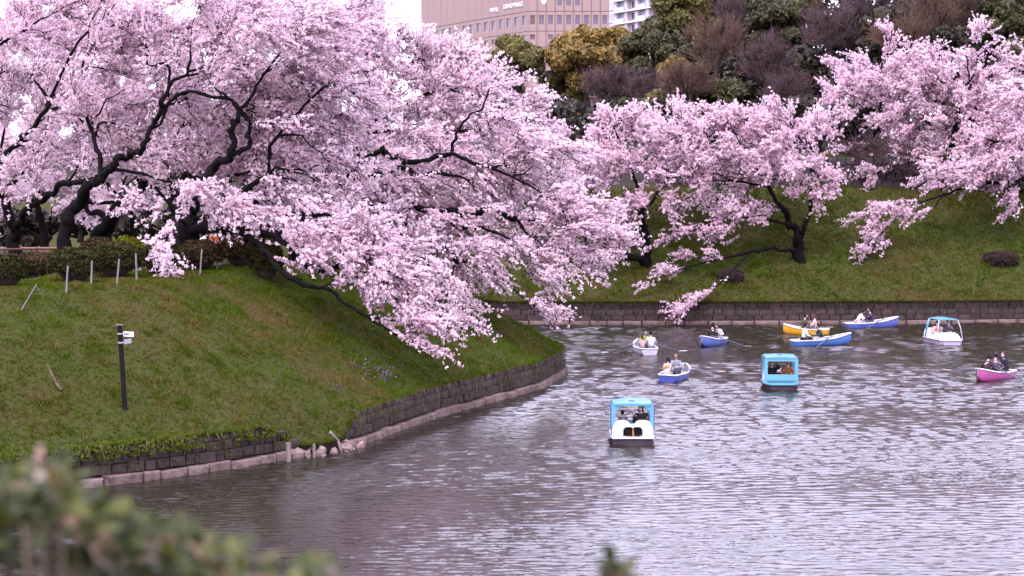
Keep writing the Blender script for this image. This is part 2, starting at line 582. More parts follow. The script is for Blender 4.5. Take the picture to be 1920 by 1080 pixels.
FOOTS = [stone_mesh(40 + i) for i in range(8)]
for s_ in FOOTS:
    s_.materials.append(M_foot)
def put_stone(name, pool, parent, pos, outdir, size, kind=None):
    o = bpy.data.objects.new(name, random.choice(pool))
    COL.objects.link(o)
    o.parent = parent
    o.location = pos
    rz = math.atan2(outdir[1], outdir[0]) + math.pi / 2
    o.rotation_euler = (random.uniform(-.03, .03), random.uniform(-.025, .025), rz + random.uniform(-.03, .03))
    o.scale = size
    return o
def strip(path, nrm, prof):
    """Sweep a (offset, z) profile along a path."""
    P = np.stack([np.concatenate([path + nrm * off, np.full((len(path), 1), z)], 1) for off, z in prof], 1)
    return P
wall = empty("stone_retaining_wall", (0, 0, 0))
tag(wall, "dark stone retaining wall curving round the foot of the left grassy bank", "wall")
core_top = WALL_TOP - 0.03 - 0.85 * np.exp(-(((WALL - BRK) ** 2).sum(1) / 4.0) ** 2)
Pc = np.stack([np.column_stack([WALL - OUT * 0.35, core_top]), np.column_stack([WALL - OUT * 0.06, core_top]), np.column_stack([WALL - OUT * 0.02, np.full(len(WALL), -1.0)])], 1)
MB().grid(Pc).build("wall_core", M_mortar, wall)
at_s = lambda arr, s: np.array([np.interp(s, FS, arr[:, 0]), np.interp(s, FS, arr[:, 1])])
S0, S1 = s_of(np.array(FP[3])) - 1.5, s_of(np.array((2.2, 97.2)))
for course in range(3):
    h = (0.32, 0.30, 0.28)[course]
    zc = 0.30 + (0.16, 0.48, 0.77)[course]
    s = S0 + course * 0.23
    while s < S1:
        w = random.uniform(0.34, 0.86)
        sm = s + w / 2
        gap = abs(sm - BRK_S - 0.2)
        lim = (1.3, 1.75, 2.1)[course]
        if gap > lim:
            pos, od = at_s(WALL, sm), at_s(OUT, sm)
            pos = pos - od * (0.02 + random.uniform(0, 0.09) + 0.05 * course)
            put_stone("stone", STONES, wall, (pos[0], pos[1], zc + random.uniform(-.02, .02)), od, (w * random.uniform(.94, 1.0), 0.30, h * random.uniform(.93, 1.08)))
        s += w
s = S0
while s < S1:
    w = random.uniform(0.6, 1.5)
    sm = s + w / 2
    if abs(sm - BRK_S - 0.2) > 1.15:
        pos, od = at_s(FOOT, sm), at_s(OUT, sm)
        pos = pos - od * (0.20 + random.uniform(-.02, .03))
        put_stone("footing_block", FOOTS, wall, (pos[0], pos[1], 0.04 + random.uniform(-.04, .03)), od, (w * 0.995, 0.40 + random.uniform(-.05, .05), 0.42 + random.uniform(-.04, .05)))
    s += w
# far wall
fw = empty("stone_embankment_wall", (0, 0, 0))
tag(fw, "long straight dark stone wall along the water below the far slope", "wall")
fpth, fs_ = resample(np.vstack([FBX[2:-1]]), 0.3)
ft = unit(np.gradient(fpth, axis=0))
fo = np.stack([ft[:, 1], -ft[:, 0]], 1)
MB().grid(strip(fpth - fo * 0.25, fo, [(-0.5, 1.40), (0, 1.40), (0.06, -1)])).build("wall_core", M_mortar, fw)
def at_f(arr, s): return np.array([np.interp(s, fs_, arr[:, 0]), np.interp(s, fs_, arr[:, 1])])
u_of = lambda p: 960 + FPX * p[0] / p[1]
for course in range(3):
    s = 0.2 * course
    while s < fs_[-1] - 1:
        w = random.uniform(0.55, 0.95)
        pos, od = at_f(fpth, s + w / 2), at_f(fo, s + w / 2)
        if 860 < u_of(pos) < 1975:
            pos = pos - od * (0.20 + random.uniform(0, 0.03) + 0.05 * course)
            put_stone("stone", STONES_F, fw, (pos[0], pos[1], 0.39 + 0.355 * course), od, (w * 0.985, 0.30, 0.355))
        s += w
s = 0
while s < fs_[-1] - 1.5:
    w = random.uniform(1.0, 1.7)
    pos, od = at_f(fpth, s + w / 2), at_f(fo, s + w / 2)
    if 860 < u_of(pos) < 1975:
        pos = pos - od * 0.12
        put_stone("footing_block", FOOTS, fw, (pos[0], pos[1], 0.0), od, (w * 0.99, 0.5, 0.44))
    s += w
# upper wall on the far slope
M_rough = stone_mat("upper_wall_stone", (0.03, 0.024, 0.028), (0.07, 0.056, 0.06), (0.05, 0.04, 0.034))
STONES_U = [s_.copy() for s_ in STONES]
for s_ in STONES_U:
    s_.materials.clear(); s_.materials.append(M_rough)
uw = empty("upper_stone_wall", (0, 0, 0))
tag(uw, "low grey rubble stone wall at the top of the far grassy slope", "wall")
for course in range(4):
    x = 10.5 + 0.3 * course
    while x < 37:
        w = random.uniform(0.5, 0.95)
        y = float(yb(x + w / 2)) + 12.55
        put_stone("stone", STONES_U, uw, (x + w / 2, y + random.uniform(-.04, .04), 9.0 + 0.55 * course + random.uniform(-.04, .04)), (0, -1), (w, 0.5, random.uniform(0.5, 0.6)))
        x += w
MB().box((23.5, float(yb(23)) + 13.25, 9.8), (28, 0.8, 2.2)).build("wall_core", M_mortar, uw)

# ------------------------------------------------------------------ the collapsed stretch: rubble, stakes, driftwood
M_rub = stone_mat("washed_rubble", (0.20, 0.14, 0.13), (0.30, 0.215, 0.2), (0.13, 0.095, 0.08))
def rock_mesh(seed):
    r = np.random.default_rng(seed)
    bm = bmesh.new()
    bmesh.ops.create_icosphere(bm, subdivisions=1, radius=0.5)
    cut = unit(r.normal(size=(6, 3)))
    for v in bm.verts:
        co = np.array(v.co)
        for c in cut:
            e = co @ c - 0.33
            if e > 0:
                co = co - c * e
        v.co = co * (1 + r.uniform(-.08, .08))
    me = bpy.data.meshes.new("rubble_stone")
    bm.to_mesh(me); bm.free()
    me.materials.append(M_rub)
    return me
ROCKS = [rock_mesh(i) for i in range(5)]
rubble = empty("collapsed_rubble", (BRK[0], BRK[1], 0))
tag(rubble, "heap of pale broken stones where the left wall has collapsed into the water", "rubble")
for i in range(34):
    sm = BRK_S + 0.2 + random.uniform(-1.6, 1.9)
    pos, od = at_s(FOOT, sm), at_s(OUT, sm)
    dd_ = random.uniform(-0.1, 0.75)
    pos = pos - od * dd_
    o = bpy.data.objects.new("rubble_stone", random.choice(ROCKS))
    COL.objects.link(o)
    o.parent = rubble
    o.location = (pos[0] - BRK[0], pos[1] - BRK[1], 0.02 + 0.42 * dd_ + random.uniform(-.05, .08))
    o.rotation_euler = [random.uniform(0, 6) for _ in range(3)]
    sc = random.uniform(0.24, 0.5)
    o.scale = (sc * random.uniform(.9, 1.6), sc, sc * random.uniform(.6, 1))
M_drift = mat("bleached_driftwood", (0.30, 0.23, 0.21), 0.85, 0.25, 9, 0.4)
M_wstake = mat("weathered_stake", (0.24, 0.19, 0.18), 0.85, 0.25, 14, 0.3, stretch=(1, 1, .15))
for (u0, v0, u1, v1, nm, lab) in ((541, 866, 540, 829, 1, "square pale timber stake at the left end of the collapsed wall"), (589, 858, 588, 832, 1, "thin pale timber stake standing in front of the rubble heap")):
    b = G(u0, v0)
    hgt = (v0 - v1) / (v0 - 330) * CAM_H
    st = MB().box((0, 0, hgt / 2 - 0.3), (0.15 if u0 < 560 else 0.09, 0.13 if u0 < 560 else 0.09, hgt + 0.6), 0.3)
    o = st.build("timber_stake", M_wstake, None, bevel=0.012)
    o.location = b
    tag(o, lab, "stake")
b0, b1 = G(645, 843, 0.0), G(617, 812, 0.75)
pts = catmull([b1 + (0, .3, .0), b1 * .66 + b0 * .34 + (0, 0, .06), b0 * .6 + b1 * .4 + (.04, 0, .02), b0 + (0, 0, -.15)], 5)
dw = MB().tube(pts, np.linspace(.055, .035, len(pts)), 7).tube([pts[8], pts[8] + (.12, -.05, -.25), pts[8] + (.2, -.1, -.62)], [.03, .022, .015], 6)
tag(dw.build("driftwood_branch", M_drift, None, smooth=True), "bleached bent driftwood branch leaning into the water at the collapsed wall", "driftwood")

# ================================================================== GRASS
M_grass = leaf_mat("meadow_grass", [(0.0, (0.165, 0.12, 0.042)), (0.22, (0.105, 0.10, 0.017)), (0.45, (0.082, 0.106, 0.011)), (0.75, (0.062, 0.10, 0.009)), (1.0, (0.098, 0.148, 0.013))], 0.25, gloss=False)
def blades(P, Nrm, hgt, wid, nb, tint, lean=0.55):
    """nb grass blades (one triangle each) at every point."""
    n = len(P)
    P = np.repeat(P, nb, 0) + rng.normal(size=(n * nb, 3)) * np.array([.045, .045, 0])
    h = np.repeat(hgt, nb) * rng.uniform(.6, 1.25, n * nb)
    up = unit(np.repeat(Nrm, nb, 0) * 0.5 + np.array([0, 0, 0.7]) + rng.normal(size=(n * nb, 3)) * np.array([lean, lean, 0.1]))
    side = unit(np.cross(up, rng.normal(size=(n * nb, 3))))
    w = (np.repeat(wid, nb) if hasattr(wid, '__len__') else wid)
    w = np.broadcast_to(w, (n * nb,))[:, None] * 0.5
    V = np.stack([P - side * w - up * 0.03, P + side * w - up * 0.03, P + up * h[:, None]], 1).reshape(-1, 3)
    t = np.repeat(tint, nb) + rng.normal(size=n * nb) * 0.1
    return V, np.clip(t, 0, 1)
def in_view(x, y, z, m=30):
    u = 960 + FPX * x / y
    v = 330 + FPX * (CAM_H - z) / y
    return (u > -m) & (u < 1920 + m) & (v < 1080 + m) & (v > -m)
N = 300000
x, y = rng.uniform(-24, 4, N), rng.uniform(50, 102, N)
d = sdist(x, y)
k = (d > 0.0) & (d < 13.5)
x, y, d = x[k], y[k], d[k]
z = zL(x, y, d)
k = in_view(x, y, z)
x, y, d, z = x[k], y[k], d[k], z[k]
sel = rng.permutation(len(x))[:88000]
x, y, d, z = x[sel], y[sel], d[sel], z[sel]
e = 0.25
nx = -(zL(x + e, y) - z) / e
ny = -(zL(x, y + e) - z) / e
Nn = unit(np.stack([nx, ny, np.ones_like(nx)], 1))
k = (Nn @ np.array([0, -1, 0.12])) * 1.0 > -0.35
x, y, d, z, Nn = x[k], y[k], d[k], z[k], Nn[k]
big = fbm(x, y, 0.28, 11)
med = fbm(x, y, 1.1, 12)
tintv = 0.50 + (big - 0.5) * 1.5 + (med - 0.5) * 1.1
tintv = tintv + 0.22 * np.exp(-np.clip(d, 0, 9) / 0.7) + 0.14 * sstep((y - 74) / 12)
clump = sstep((fbm(x, y, 1.9, 14) - 0.5) * 5)
hg = 0.06 + 0.08 * clump + 0.04 * np.exp(-d / 0.5)
V1, T1 = blades(np.stack([x, y, z], 1), Nn, hg, 0.046, 3, tintv)
# taller weeds in scattered clumps
cs = rng.permutation(len(x))[:170]
wi_ = np.repeat(cs, 16)
wp = np.stack([x[wi_], y[wi_]], 1) + rng.normal(size=(len(wi_), 2)) * rng.uniform(.08, .3, len(wi_))[:, None]
wd_ = sdist(wp[:, 0], wp[:, 1])
wp, wd_, wi_ = wp[wd_ > .05], wd_[wd_ > .05], wi_[wd_ > .05]
Vw, Tw = blades(np.column_stack([wp, zL(wp[:, 0], wp[:, 1], wd_)]), Nn[wi_], rng.uniform(.14, .32, len(wp)), 0.05, 3, np.where(wi_ % 3 == 0, .05, .7) + rng.normal(size=len(wp)) * .1)
V1, T1 = np.vstack([V1, Vw]), np.concatenate([T1, Tw])
# grass leaning over the wall top
N = 9000
s = rng.uniform(S0, S1, N)
px_ = np.stack([np.interp(s, FS, WALL[:, 0]), np.interp(s, FS, WALL[:, 1])], 1)
po = np.stack([np.interp(s, FS, OUT[:, 0]), np.interp(s, FS, OUT[:, 1])], 1)
hb = WALL_TOP - 0.85 * np.exp(-(((px_ - BRK) ** 2).sum(1) / 4.0) ** 2)
P = np.column_stack([px_ - po * rng.uniform(0, .2, N)[:, None], hb - 0.03])
V2, T2 = blades(P, np.column_stack([po * 1.2, np.full(N, -0.2)]), np.full(N, 0.13), 0.03, 3, 0.5 + (fbm(P[:, 0], P[:, 1], .6, 15) - .5) * 1.6, 0.5)
tag(link("bank_grass", ngons("bank_grass", np.vstack([V1, V2]), 3, np.concatenate([T1, T2])), M_grass), "short uneven grass covering the left bank", "grass", kind="stuff")
# dry stalks hanging and standing against the wall
N = 2900
s = rng.uniform(S0, S1, N)
s = np.where(rng.random(N) < .72, rng.uniform(BRK_S + 1.5, S1, N), s)
px_ = np.stack([np.interp(s, FS, WALL[:, 0]), np.interp(s, FS, WALL[:, 1])], 1)
po = np.stack([np.interp(s, FS, OUT[:, 0]), np.interp(s, FS, OUT[:, 1])], 1)
zb = rng.choice([0.36, 0.62, 0.95, 1.25], N, p=[.35, .2, .2, .25]) + rng.normal(size=N) * .05
gap = np.abs(s - BRK_S - .2) > 1.9
P = np.column_stack([px_ + po * (0.12 + rng.uniform(0, .1, N)[:, None]), zb])[gap]
n = len(P)
hang = np.where(zb[gap] > 0.9, -1.0, 1.0)
up = unit(np.column_stack([po[gap] * .25 + rng.normal(size=(n, 2)) * .22, hang]))
side = np.column_stack([-po[gap][:, 1], po[gap][:, 0], np.zeros(n)])
L = rng.uniform(.12, .42, n)[:, None]
V = np.stack([P - side * .008, P + side * .008, P + up * L], 1).reshape(-1, 3)
M_straw = leaf_mat("dry_stalks", [(0, (0.06, 0.04, 0.03)), (0.5, (0.16, 0.105, 0.07)), (1, (0.30, 0.20, 0.15))], 0.1, 0.8)
tag(link("wall_weeds", ngons("wall_weeds", V, 3, rng.random(n)), M_straw), "dry brown stalks growing on the left stone wall", "weeds", kind="stuff")
# leafy creeper over the near end of the wall
N = 7000
s = rng.uniform(S0, s_of(G(520, 865)[:2]), N)
t = rng.gamma(1.4, 0.30, N) - 0.2
px_ = np.stack([np.interp(s, FS, WALL[:, 0]), np.interp(s, FS, WALL[:, 1])], 1)
po = np.stack([np.interp(s, FS, OUT[:, 0]), np.interp(s, FS, OUT[:, 1])], 1)
keep = (fbm(s, t * 2, 0.7, 4) + 0.25 * rng.random(N) > 0.42 + 0.6 * t + 0.4 * sstep((s - s_of(G(330, 893)[:2])) / 5)) & (t < 2.2)
pp = px_ - po * np.clip(t, -0.12, 9)[:, None]
zz_ = np.where(t < 0, WALL_TOP + t * 2.2 + .03, zL(pp[:, 0], pp[:, 1], np.clip(t, 0, 9)) + rng.uniform(.01, .07, N))
C = np.column_stack([pp + po * 0.08 * (t < 0)[:, None], zz_])[keep]
nn = np.column_stack([po * 0.6, np.full(N, 0.7)])[keep]
M_creep = leaf_mat("creeper_leaves", [(0, (0.04, 0.05, 0.008)), (0.5, (0.075, 0.10, 0.012)), (1, (0.13, 0.16, 0.02))], 0.25, gloss=False)
tag(link("creeper", ngons("creeper", tri_cloud(C, rng.uniform(.045, .09, len(C)), nn, 0.7), 3, rng.random(len(C))), M_creep), "bright leafy creeper spilling over the near end of the left wall", "ground cover", kind="stuff")
# scattered creeper leaves on the stones
N = 2600
s = rng.uniform(S0, S1, N)
k = (np.abs(s - BRK_S - .2) > 1.9) & (vnoise(s, s * 0, 1.3, 8) > 0.45)
s = s[k]
po = np.stack([np.interp(s, FS, OUT[:, 0]), np.interp(s, FS, OUT[:, 1])], 1)
pp = np.stack([np.interp(s, FS, WALL[:, 0]), np.interp(s, FS, WALL[:, 1])], 1) + po * .14
C = np.column_stack([pp, rng.uniform(.38, 1.2, len(s))])
tag(link("wall_ivy", ngons("wall_ivy", tri_cloud(C, rng.uniform(.03, .07, len(C)), np.column_stack([po, np.full(len(s), .3)]), .6), 3, rng.random(len(C)) * .8), M_creep), "small yellowish ivy leaves clinging to the left wall stones", "ivy", kind="stuff")
# far slope grass
N = 150000
x, dn = rng.uniform(-6, 38, N), rng.uniform(0.0, 12.6, N)
y = yb(x) + dn
z = zF(x, y)
k = in_view(x, y, z)
x, y, z, dn = x[k], y[k], z[k], dn[k]
sel = rng.permutation(len(x))[:42000]
x, y, z, dn = x[sel], y[sel], z[sel], dn[sel]
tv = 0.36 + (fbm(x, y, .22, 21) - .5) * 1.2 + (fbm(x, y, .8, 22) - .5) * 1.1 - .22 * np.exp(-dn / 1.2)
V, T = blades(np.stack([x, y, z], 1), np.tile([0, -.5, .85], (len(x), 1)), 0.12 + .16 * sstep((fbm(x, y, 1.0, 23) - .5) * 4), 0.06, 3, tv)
N = 5000
xw = rng.uniform(-4, 37, N)
P = np.column_stack([xw, yb(xw) - 0.25, np.full(N, 1.40)])
V2, T2 = blades(P, np.tile([0, -1.2, -.3], (N, 1)), np.full(N, .28), 0.04, 2, 0.25 + (fbm(xw, xw * 0, .4, 25) - .5) * 1.2, .5)
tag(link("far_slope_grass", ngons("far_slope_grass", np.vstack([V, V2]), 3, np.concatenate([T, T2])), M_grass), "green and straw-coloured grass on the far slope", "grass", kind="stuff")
N = 520
xw = rng.uniform(-3, 37, N)
zb = rng.choice([0.3, .6, 1.0, 1.38], N)
P = np.column_stack([xw, yb(xw) - .37 + .05 * zb, zb])
upv = unit(np.column_stack([rng.normal(size=N) * .12, np.full(N, -.05), np.where(zb > .9, -1, 1)]))
L = rng.uniform(.2, .6, N)[:, None]
V = np.stack([P - [.008, 0, 0], P + [.008, 0, 0], P + upv * L], 1).reshape(-1, 3)
tag(link("far_wall_weeds", ngons("far_wall_weeds", V, 3, rng.random(N)), M_straw), "dry stalks streaking the far stone wall", "weeds", kind="stuff")
# violet flowers low on the left bank
C = []
for (u, v, n, su, sv) in ((722, 716, 40, 8, 5), (700, 705, 26, 18, 6), (675, 690, 22, 16, 10), (634, 738, 16, 7, 4), (735, 708, 12, 10, 6)):
    for i in range(n):
        q = onL(u + random.gauss(0, su), v + random.gauss(0, sv))
        C.append(q + (0, 0, random.uniform(.15, .3)))
C = np.array(C)
M_viol = leaf_mat("violet_petals", [(0, (0.15, 0.07, 0.20)), (1, (0.30, 0.16, 0.38))], 0.3, 0.7)
tag(link("violet_flowers", ngons("violet_flowers", tri_cloud(C, .06), 3, rng.random(len(C))), M_viol), "patch of small violet flowers low on the left bank", "flowers", kind="stuff")

# ================================================================== TREES
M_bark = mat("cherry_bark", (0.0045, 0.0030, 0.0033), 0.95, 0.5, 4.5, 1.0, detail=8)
M_bark2 = mat("wood_bark", (0.07, 0.05, 0.045), 0.9, 0.35, 2.5, 0.6, detail=8)
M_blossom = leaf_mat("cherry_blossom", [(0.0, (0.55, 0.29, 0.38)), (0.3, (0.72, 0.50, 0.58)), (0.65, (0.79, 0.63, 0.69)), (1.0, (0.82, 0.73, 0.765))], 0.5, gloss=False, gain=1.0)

class Skeleton:
    def __init__(s):
        s.pos, s.dir, s.rad = [], [], []
        s.V, s.F, s.n = [], [], 0
    def path(s, P, r, sides=5):
        P, r = np.asarray(P, float), np.asarray(r, float)
        V, F = tubes(P[None], r[None], sides)
        s.V.append(V); s.F.append(F + s.n); s.n += len(V)
        T = unit(np.gradient(P, axis=0))
        s.pos += list(P); s.dir += list(T); s.rad += list(r)
    def kd(s):
        t = kdtree.KDTree(len(s.pos))
        for i, p in enumerate(s.pos):
            t.insert(p, i)
        t.balance()
        return t
def limb_path(pts, wob=0.075):
    """(u, v, depth, radius) stations -> smooth knotty 3-D path."""
    P = np.array([np.append(A(u, v, D), r) for u, v, D, r in pts])
    C = catmull(P, 7)
    w = rng.normal(size=(len(C), 3)) * wob
    w[0] = 0
    w = (w + np.roll(w, 1, 0) + np.roll(w, -1, 0)) / 1.6
    C[:, :3] += w * np.clip(C[:, 3:4] * 6, .25, 1)
    C[:, 3] = np.clip(C[:, 3] * (1 + rng.normal(size=len(C)) * .09), .008, 9)
    return C[:, :3], C[:, 3]
def ell_points(ells, n):
    """n points through a set of pixel-sized ellipsoids (u, v, depth, ru, rv, depth radius)."""
    w = np.array([e[3] * e[4] * e[5] for e in ells], float) ** 0.8
    cnt = np.maximum(1, (w / w.sum() * n).astype(int))
    out = []
    for e, c in zip(ells, cnt):
        u, v, D, ru, rv, rd = e
        q = unit(rng.normal(size=(c, 3))) * rng.random((c, 1)) ** (1 / 2.3)
        out.append(A(u, v, D) + q * np.array([ru * D / FPX, rd, rv * D / FPX]))
    return np.vstack(out)
def grow(sk, pts, droop=0.1, rmax=0.05, sides=3):
    """Join every point to the skeleton by a bending branch, nearest first."""
    kd = sk.kd()
    d0 = np.array([kd.find(p)[2] for p in pts])
    order = np.argsort(d0)
    since = 0
    for k in order:
        p = pts[k]
        if since > 24:
            kd = sk.kd(); since = 0
        best, bc = None, 1e9
        for co, i, dist in kd.find_n(p, 8):
            v = p - sk.pos[i]
            c = dist * (1.5 - 0.6 * float(v @ sk.dir[i]) / max(dist, 1e-6))
            if c < bc:
                best, bc = i, c
        a = sk.pos[best]
        L = np.linalg.norm(p - a)
        if L < 0.15:
            continue
        ctrl = a + sk.dir[best] * L * .35 + (p - a) * .25 + np.array([0, 0, L * droop])
        t = np.linspace(0, 1, 6)[:, None]
        Q = (1 - t) ** 2 * a + 2 * t * (1 - t) * ctrl + t ** 2 * p
        Q[1:-1] += rng.normal(size=(4, 3)) * .035 * L
        r0 = min(sk.rad[best] * .8, rmax, .024 + .02 * L)
        sk.path(Q, np.linspace(r0, max(.014, r0 * .4), 6), sides)
        since += 1
def twigs_from(sk, n, length, centre, k=5, droop=.18, out=.6, up=.25, wild=.65, rmax=.045, flow=(0, 0, 0)):
    rad = np.array(sk.rad)
    ok = np.where(rad < rmax)[0]
    w = 1 / (rad[ok] + .01)
    i = rng.choice(ok, n, p=w / w.sum())
    a = np.array(sk.pos)[i]
    dr = np.array(sk.dir)[i]
    o = a - centre
    o[:, 2] *= .35
    d = unit(dr * .6 + unit(o) * out + unit(rng.normal(size=(n, 3))) * wild + np.array([0, 0, up]) + np.array(flow))
    L = rng.uniform(*length, n)
    t = np.linspace(0, 1, k)
    P = a[:, None] + d[:, None] * (L[:, None] * t)[..., None]
    P[..., 2] -= droop * (L[:, None] * t ** 2) * rng.uniform(.2, 1.6, (n, 1))
    P[:, 1:] += rng.normal(size=(n, k - 1, 3)) * .03 * L[:, None, None]
    return P, L
def blossoms(P, per_m, m, sigma, size, L, centre_tint):
    """Pompon clusters of petals along twig paths."""
    n, k, _ = P.shape
    cnt = np.maximum(2, (L * per_m).astype(int))
    ti = np.repeat(np.arange(n), cnt)
    t = rng.uniform(.08, 1.0, len(ti)) * (k - 1)
    i = np.minimum(t.astype(int), k - 2)
    f_ = (t - i)[:, None]
    c = P[ti, i] * (1 - f_) + P[ti, i + 1] * f_
    ct = centre_tint[ti] + rng.normal(size=len(c)) * .16
    C = np.repeat(c, m, 0) + rng.normal(size=(len(c) * m, 3)) * sigma
    S = (.55 + 1.1 * rng.random(len(C)) ** 1.6) * size
    return tri_cloud(C, S), np.clip(np.repeat(ct, m) + rng.normal(size=len(C)) * .12, 0, 1)
def cherry(name, label, base, limbs, ells, n1, ntw, per_m=7.8, m=4, size=.068, sigma=.032, length=(.6, 1.9), twr=.012, tw=1.25, seg=4, tint0=.6, group="cherry trees in blossom", bare=0.12, droop=.13, sides=8, flow=(0, 0, 0)):
    root = empty(name, base)
    tag(root, label, "tree", group)
    sk = Skeleton()
    for l in limbs:
        P, r = limb_path(l)
        r = np.where(r < .2, r * .78, r * .78 + (r - .2) * .35)
        sk.path(P, r, sides)
    centre = np.array(base) + (0, 0, 3)
    grow(sk, ell_points(ells, max(8, n1 // 7)), rmax=.10)
    grow(sk, ell_points(ells, n1), rmax=.045)
    P, L = twigs_from(sk, int(ntw * tw), length, centre, droop=droop, out=.7, up=.05, wild=.5, flow=flow)
    rr = np.linspace(1.0, .45, P.shape[1])[None] * twr * rng.uniform(.7, 1.3, (len(P), 1))
    Vt, Ft = tubes(P[:, ::seg], rr[:, ::seg], 3)
    off = np.array(base)
    V = np.vstack(sk.V + [Vt]) - off
    F = np.vstack(sk.F + [Ft + sk.n])
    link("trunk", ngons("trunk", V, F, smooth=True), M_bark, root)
    tw_t = tint0 + (fbm(P[:, 2, 0] + P[:, 2, 1], P[:, 2, 2], .5, 31) - .5) * .5
    keep = rng.random(len(P)) > bare
    VB, TB = blossoms(P[keep], per_m, m, sigma, size, L[keep], tw_t[keep])
    link("crown", ngons("crown", VB - off, 3, TB), M_blossom, root)
    return root
def gbase(u, v, z=PLAT):
    p = G(u, v, z)
    return p
def on_ground(u, Y, zf):
    x = (u - 960) / FPX * Y
    return np.array([x, Y, float(zf(x, Y))])
def v_of(p):
    d = p - EYE
    return 540 - FPX * (d @ _u) / (d @ _f)
def base_station(p, r):
    """Start a trunk a little below the soil."""
    q = p - EYE
    return (960 + FPX * q[0] / (q @ _f), v_of(p) + 6, p[1], r)

# ---- left bank cherries -------------------------------------------------------------------
b = on_ground(25, 92, zL)
cherry("cherry_tree", "cherry tree at the left edge, forked trunk with a limb arching right", b,
    [[base_station(b, .36), (27, 440, 92, .30), (26, 422, 92, .29), (10, 385, 92, .24), (-5, 330, 92, .22), (35, 265, 91, .17), (85, 212, 90, .14), (90, 185, 90, .11), (62, 150, 90, .06)],
     [(30, 425, 92, .26), (50, 398, 91, .22), (82, 368, 90, .20), (120, 348, 89, .18), (168, 334, 88, .15), (215, 318, 87, .11), (300, 335, 85, .07), (345, 350, 84, .04)],
     [(88, 208, 90, .12), (122, 208, 89, .09), (155, 228, 88, .07), (180, 250, 88, .05), (198, 295, 88, .03)],
     [(-5, 330, 92, .15), (-40, 220, 92, .12), (-30, 120, 92, .1), (40, 60, 92, .07), (110, 20, 92, .05)],
     [(85, 200, 90, .10), (150, 75, 89, .07), (182, 52, 88, .07), (222, 38, 88, .05), (265, 22, 88, .03)]],
    [(20, 190, 94.5, 150, 110, 3.5), (110, 90, 94, 170, 110, 3.5), (150, 240, 92, 120, 70, 3), (-40, 300, 95, 70, 70, 2.5), (60, -20, 94, 180, 60, 4), (100, 310, 92, 90, 40, 2), (30, 340, 90, 60, 40, 2)], 170, 2700, tint0=.62)
b = on_ground(122, 86, zL)
cherry("cherry_tree", "cherry tree whose thick trunk leans right behind the clipped bushes", b,
    [[base_station(b, .38), (124, 425, 86, .33), (142, 388, 86, .30), (172, 352, 85, .27), (190, 330, 85, .24), (215, 305, 84, .20), (240, 293, 84, .17), (270, 282, 83, .16), (278, 252, 83, .15), (293, 222, 83, .14), (304, 196, 82, .13), (318, 165, 82, .11), (330, 150, 82, .10), (353, 135, 82, .08), (356, 95, 82, .05)],
     [(298, 210, 82, .10), (345, 173, 82, .09), (395, 180, 82, .09), (432, 190, 81, .10), (455, 218, 81, .07), (475, 232, 81, .05), (540, 230, 80, .03)],
     [(318, 160, 82, .08), (312, 122, 82, .07), (278, 118, 82, .06), (272, 60, 82, .05), (262, 35, 82, .03)],
     [(190, 330, 85, .16), (175, 260, 86, .12), (150, 170, 87, .09), (165, 80, 87, .06)],
     [(353, 135, 82, .06), (390, 125, 82, .04), (450, 130, 81, .03)]],
    [(260, 130, 87, 150, 110, 3.5), (340, 60, 86.5, 170, 90, 4), (200, 210, 88, 110, 80, 2.8), (420, 150, 85, 110, 80, 3), (300, -20, 86, 200, 50, 4), (230, 300, 87, 80, 40, 2), (330, 300, 85, 90, 40, 2)], 170, 2900, tint0=.60)
b = on_ground(190, 95, zL)
cherry("cherry_tree", "dark thick trunked cherry bending low to the right, behind the bushes", b,
    [[base_station(b, .42), (182, 440, 95, .40), (205, 415, 94, .40), (232, 385, 93, .34), (262, 350, 92, .28), (310, 300, 91, .2), (340, 240, 91, .15), (360, 170, 91, .1)],
     [(205, 415, 94, .24), (160, 385, 95, .16), (190, 378, 95, .12), (250, 372, 94, .08)],
     [(262, 350, 92, .2), (330, 345, 90, .13), (420, 330, 89, .08), (480, 320, 88, .05)]],
    [(330, 250, 92, 140, 90, 4), (420, 290, 90, 130, 60, 3.5), (250, 250, 94, 120, 80, 3), (480, 210, 91, 120, 90, 4)], 120, 1800, tint0=.52)
b = on_ground(352, 82, zL)
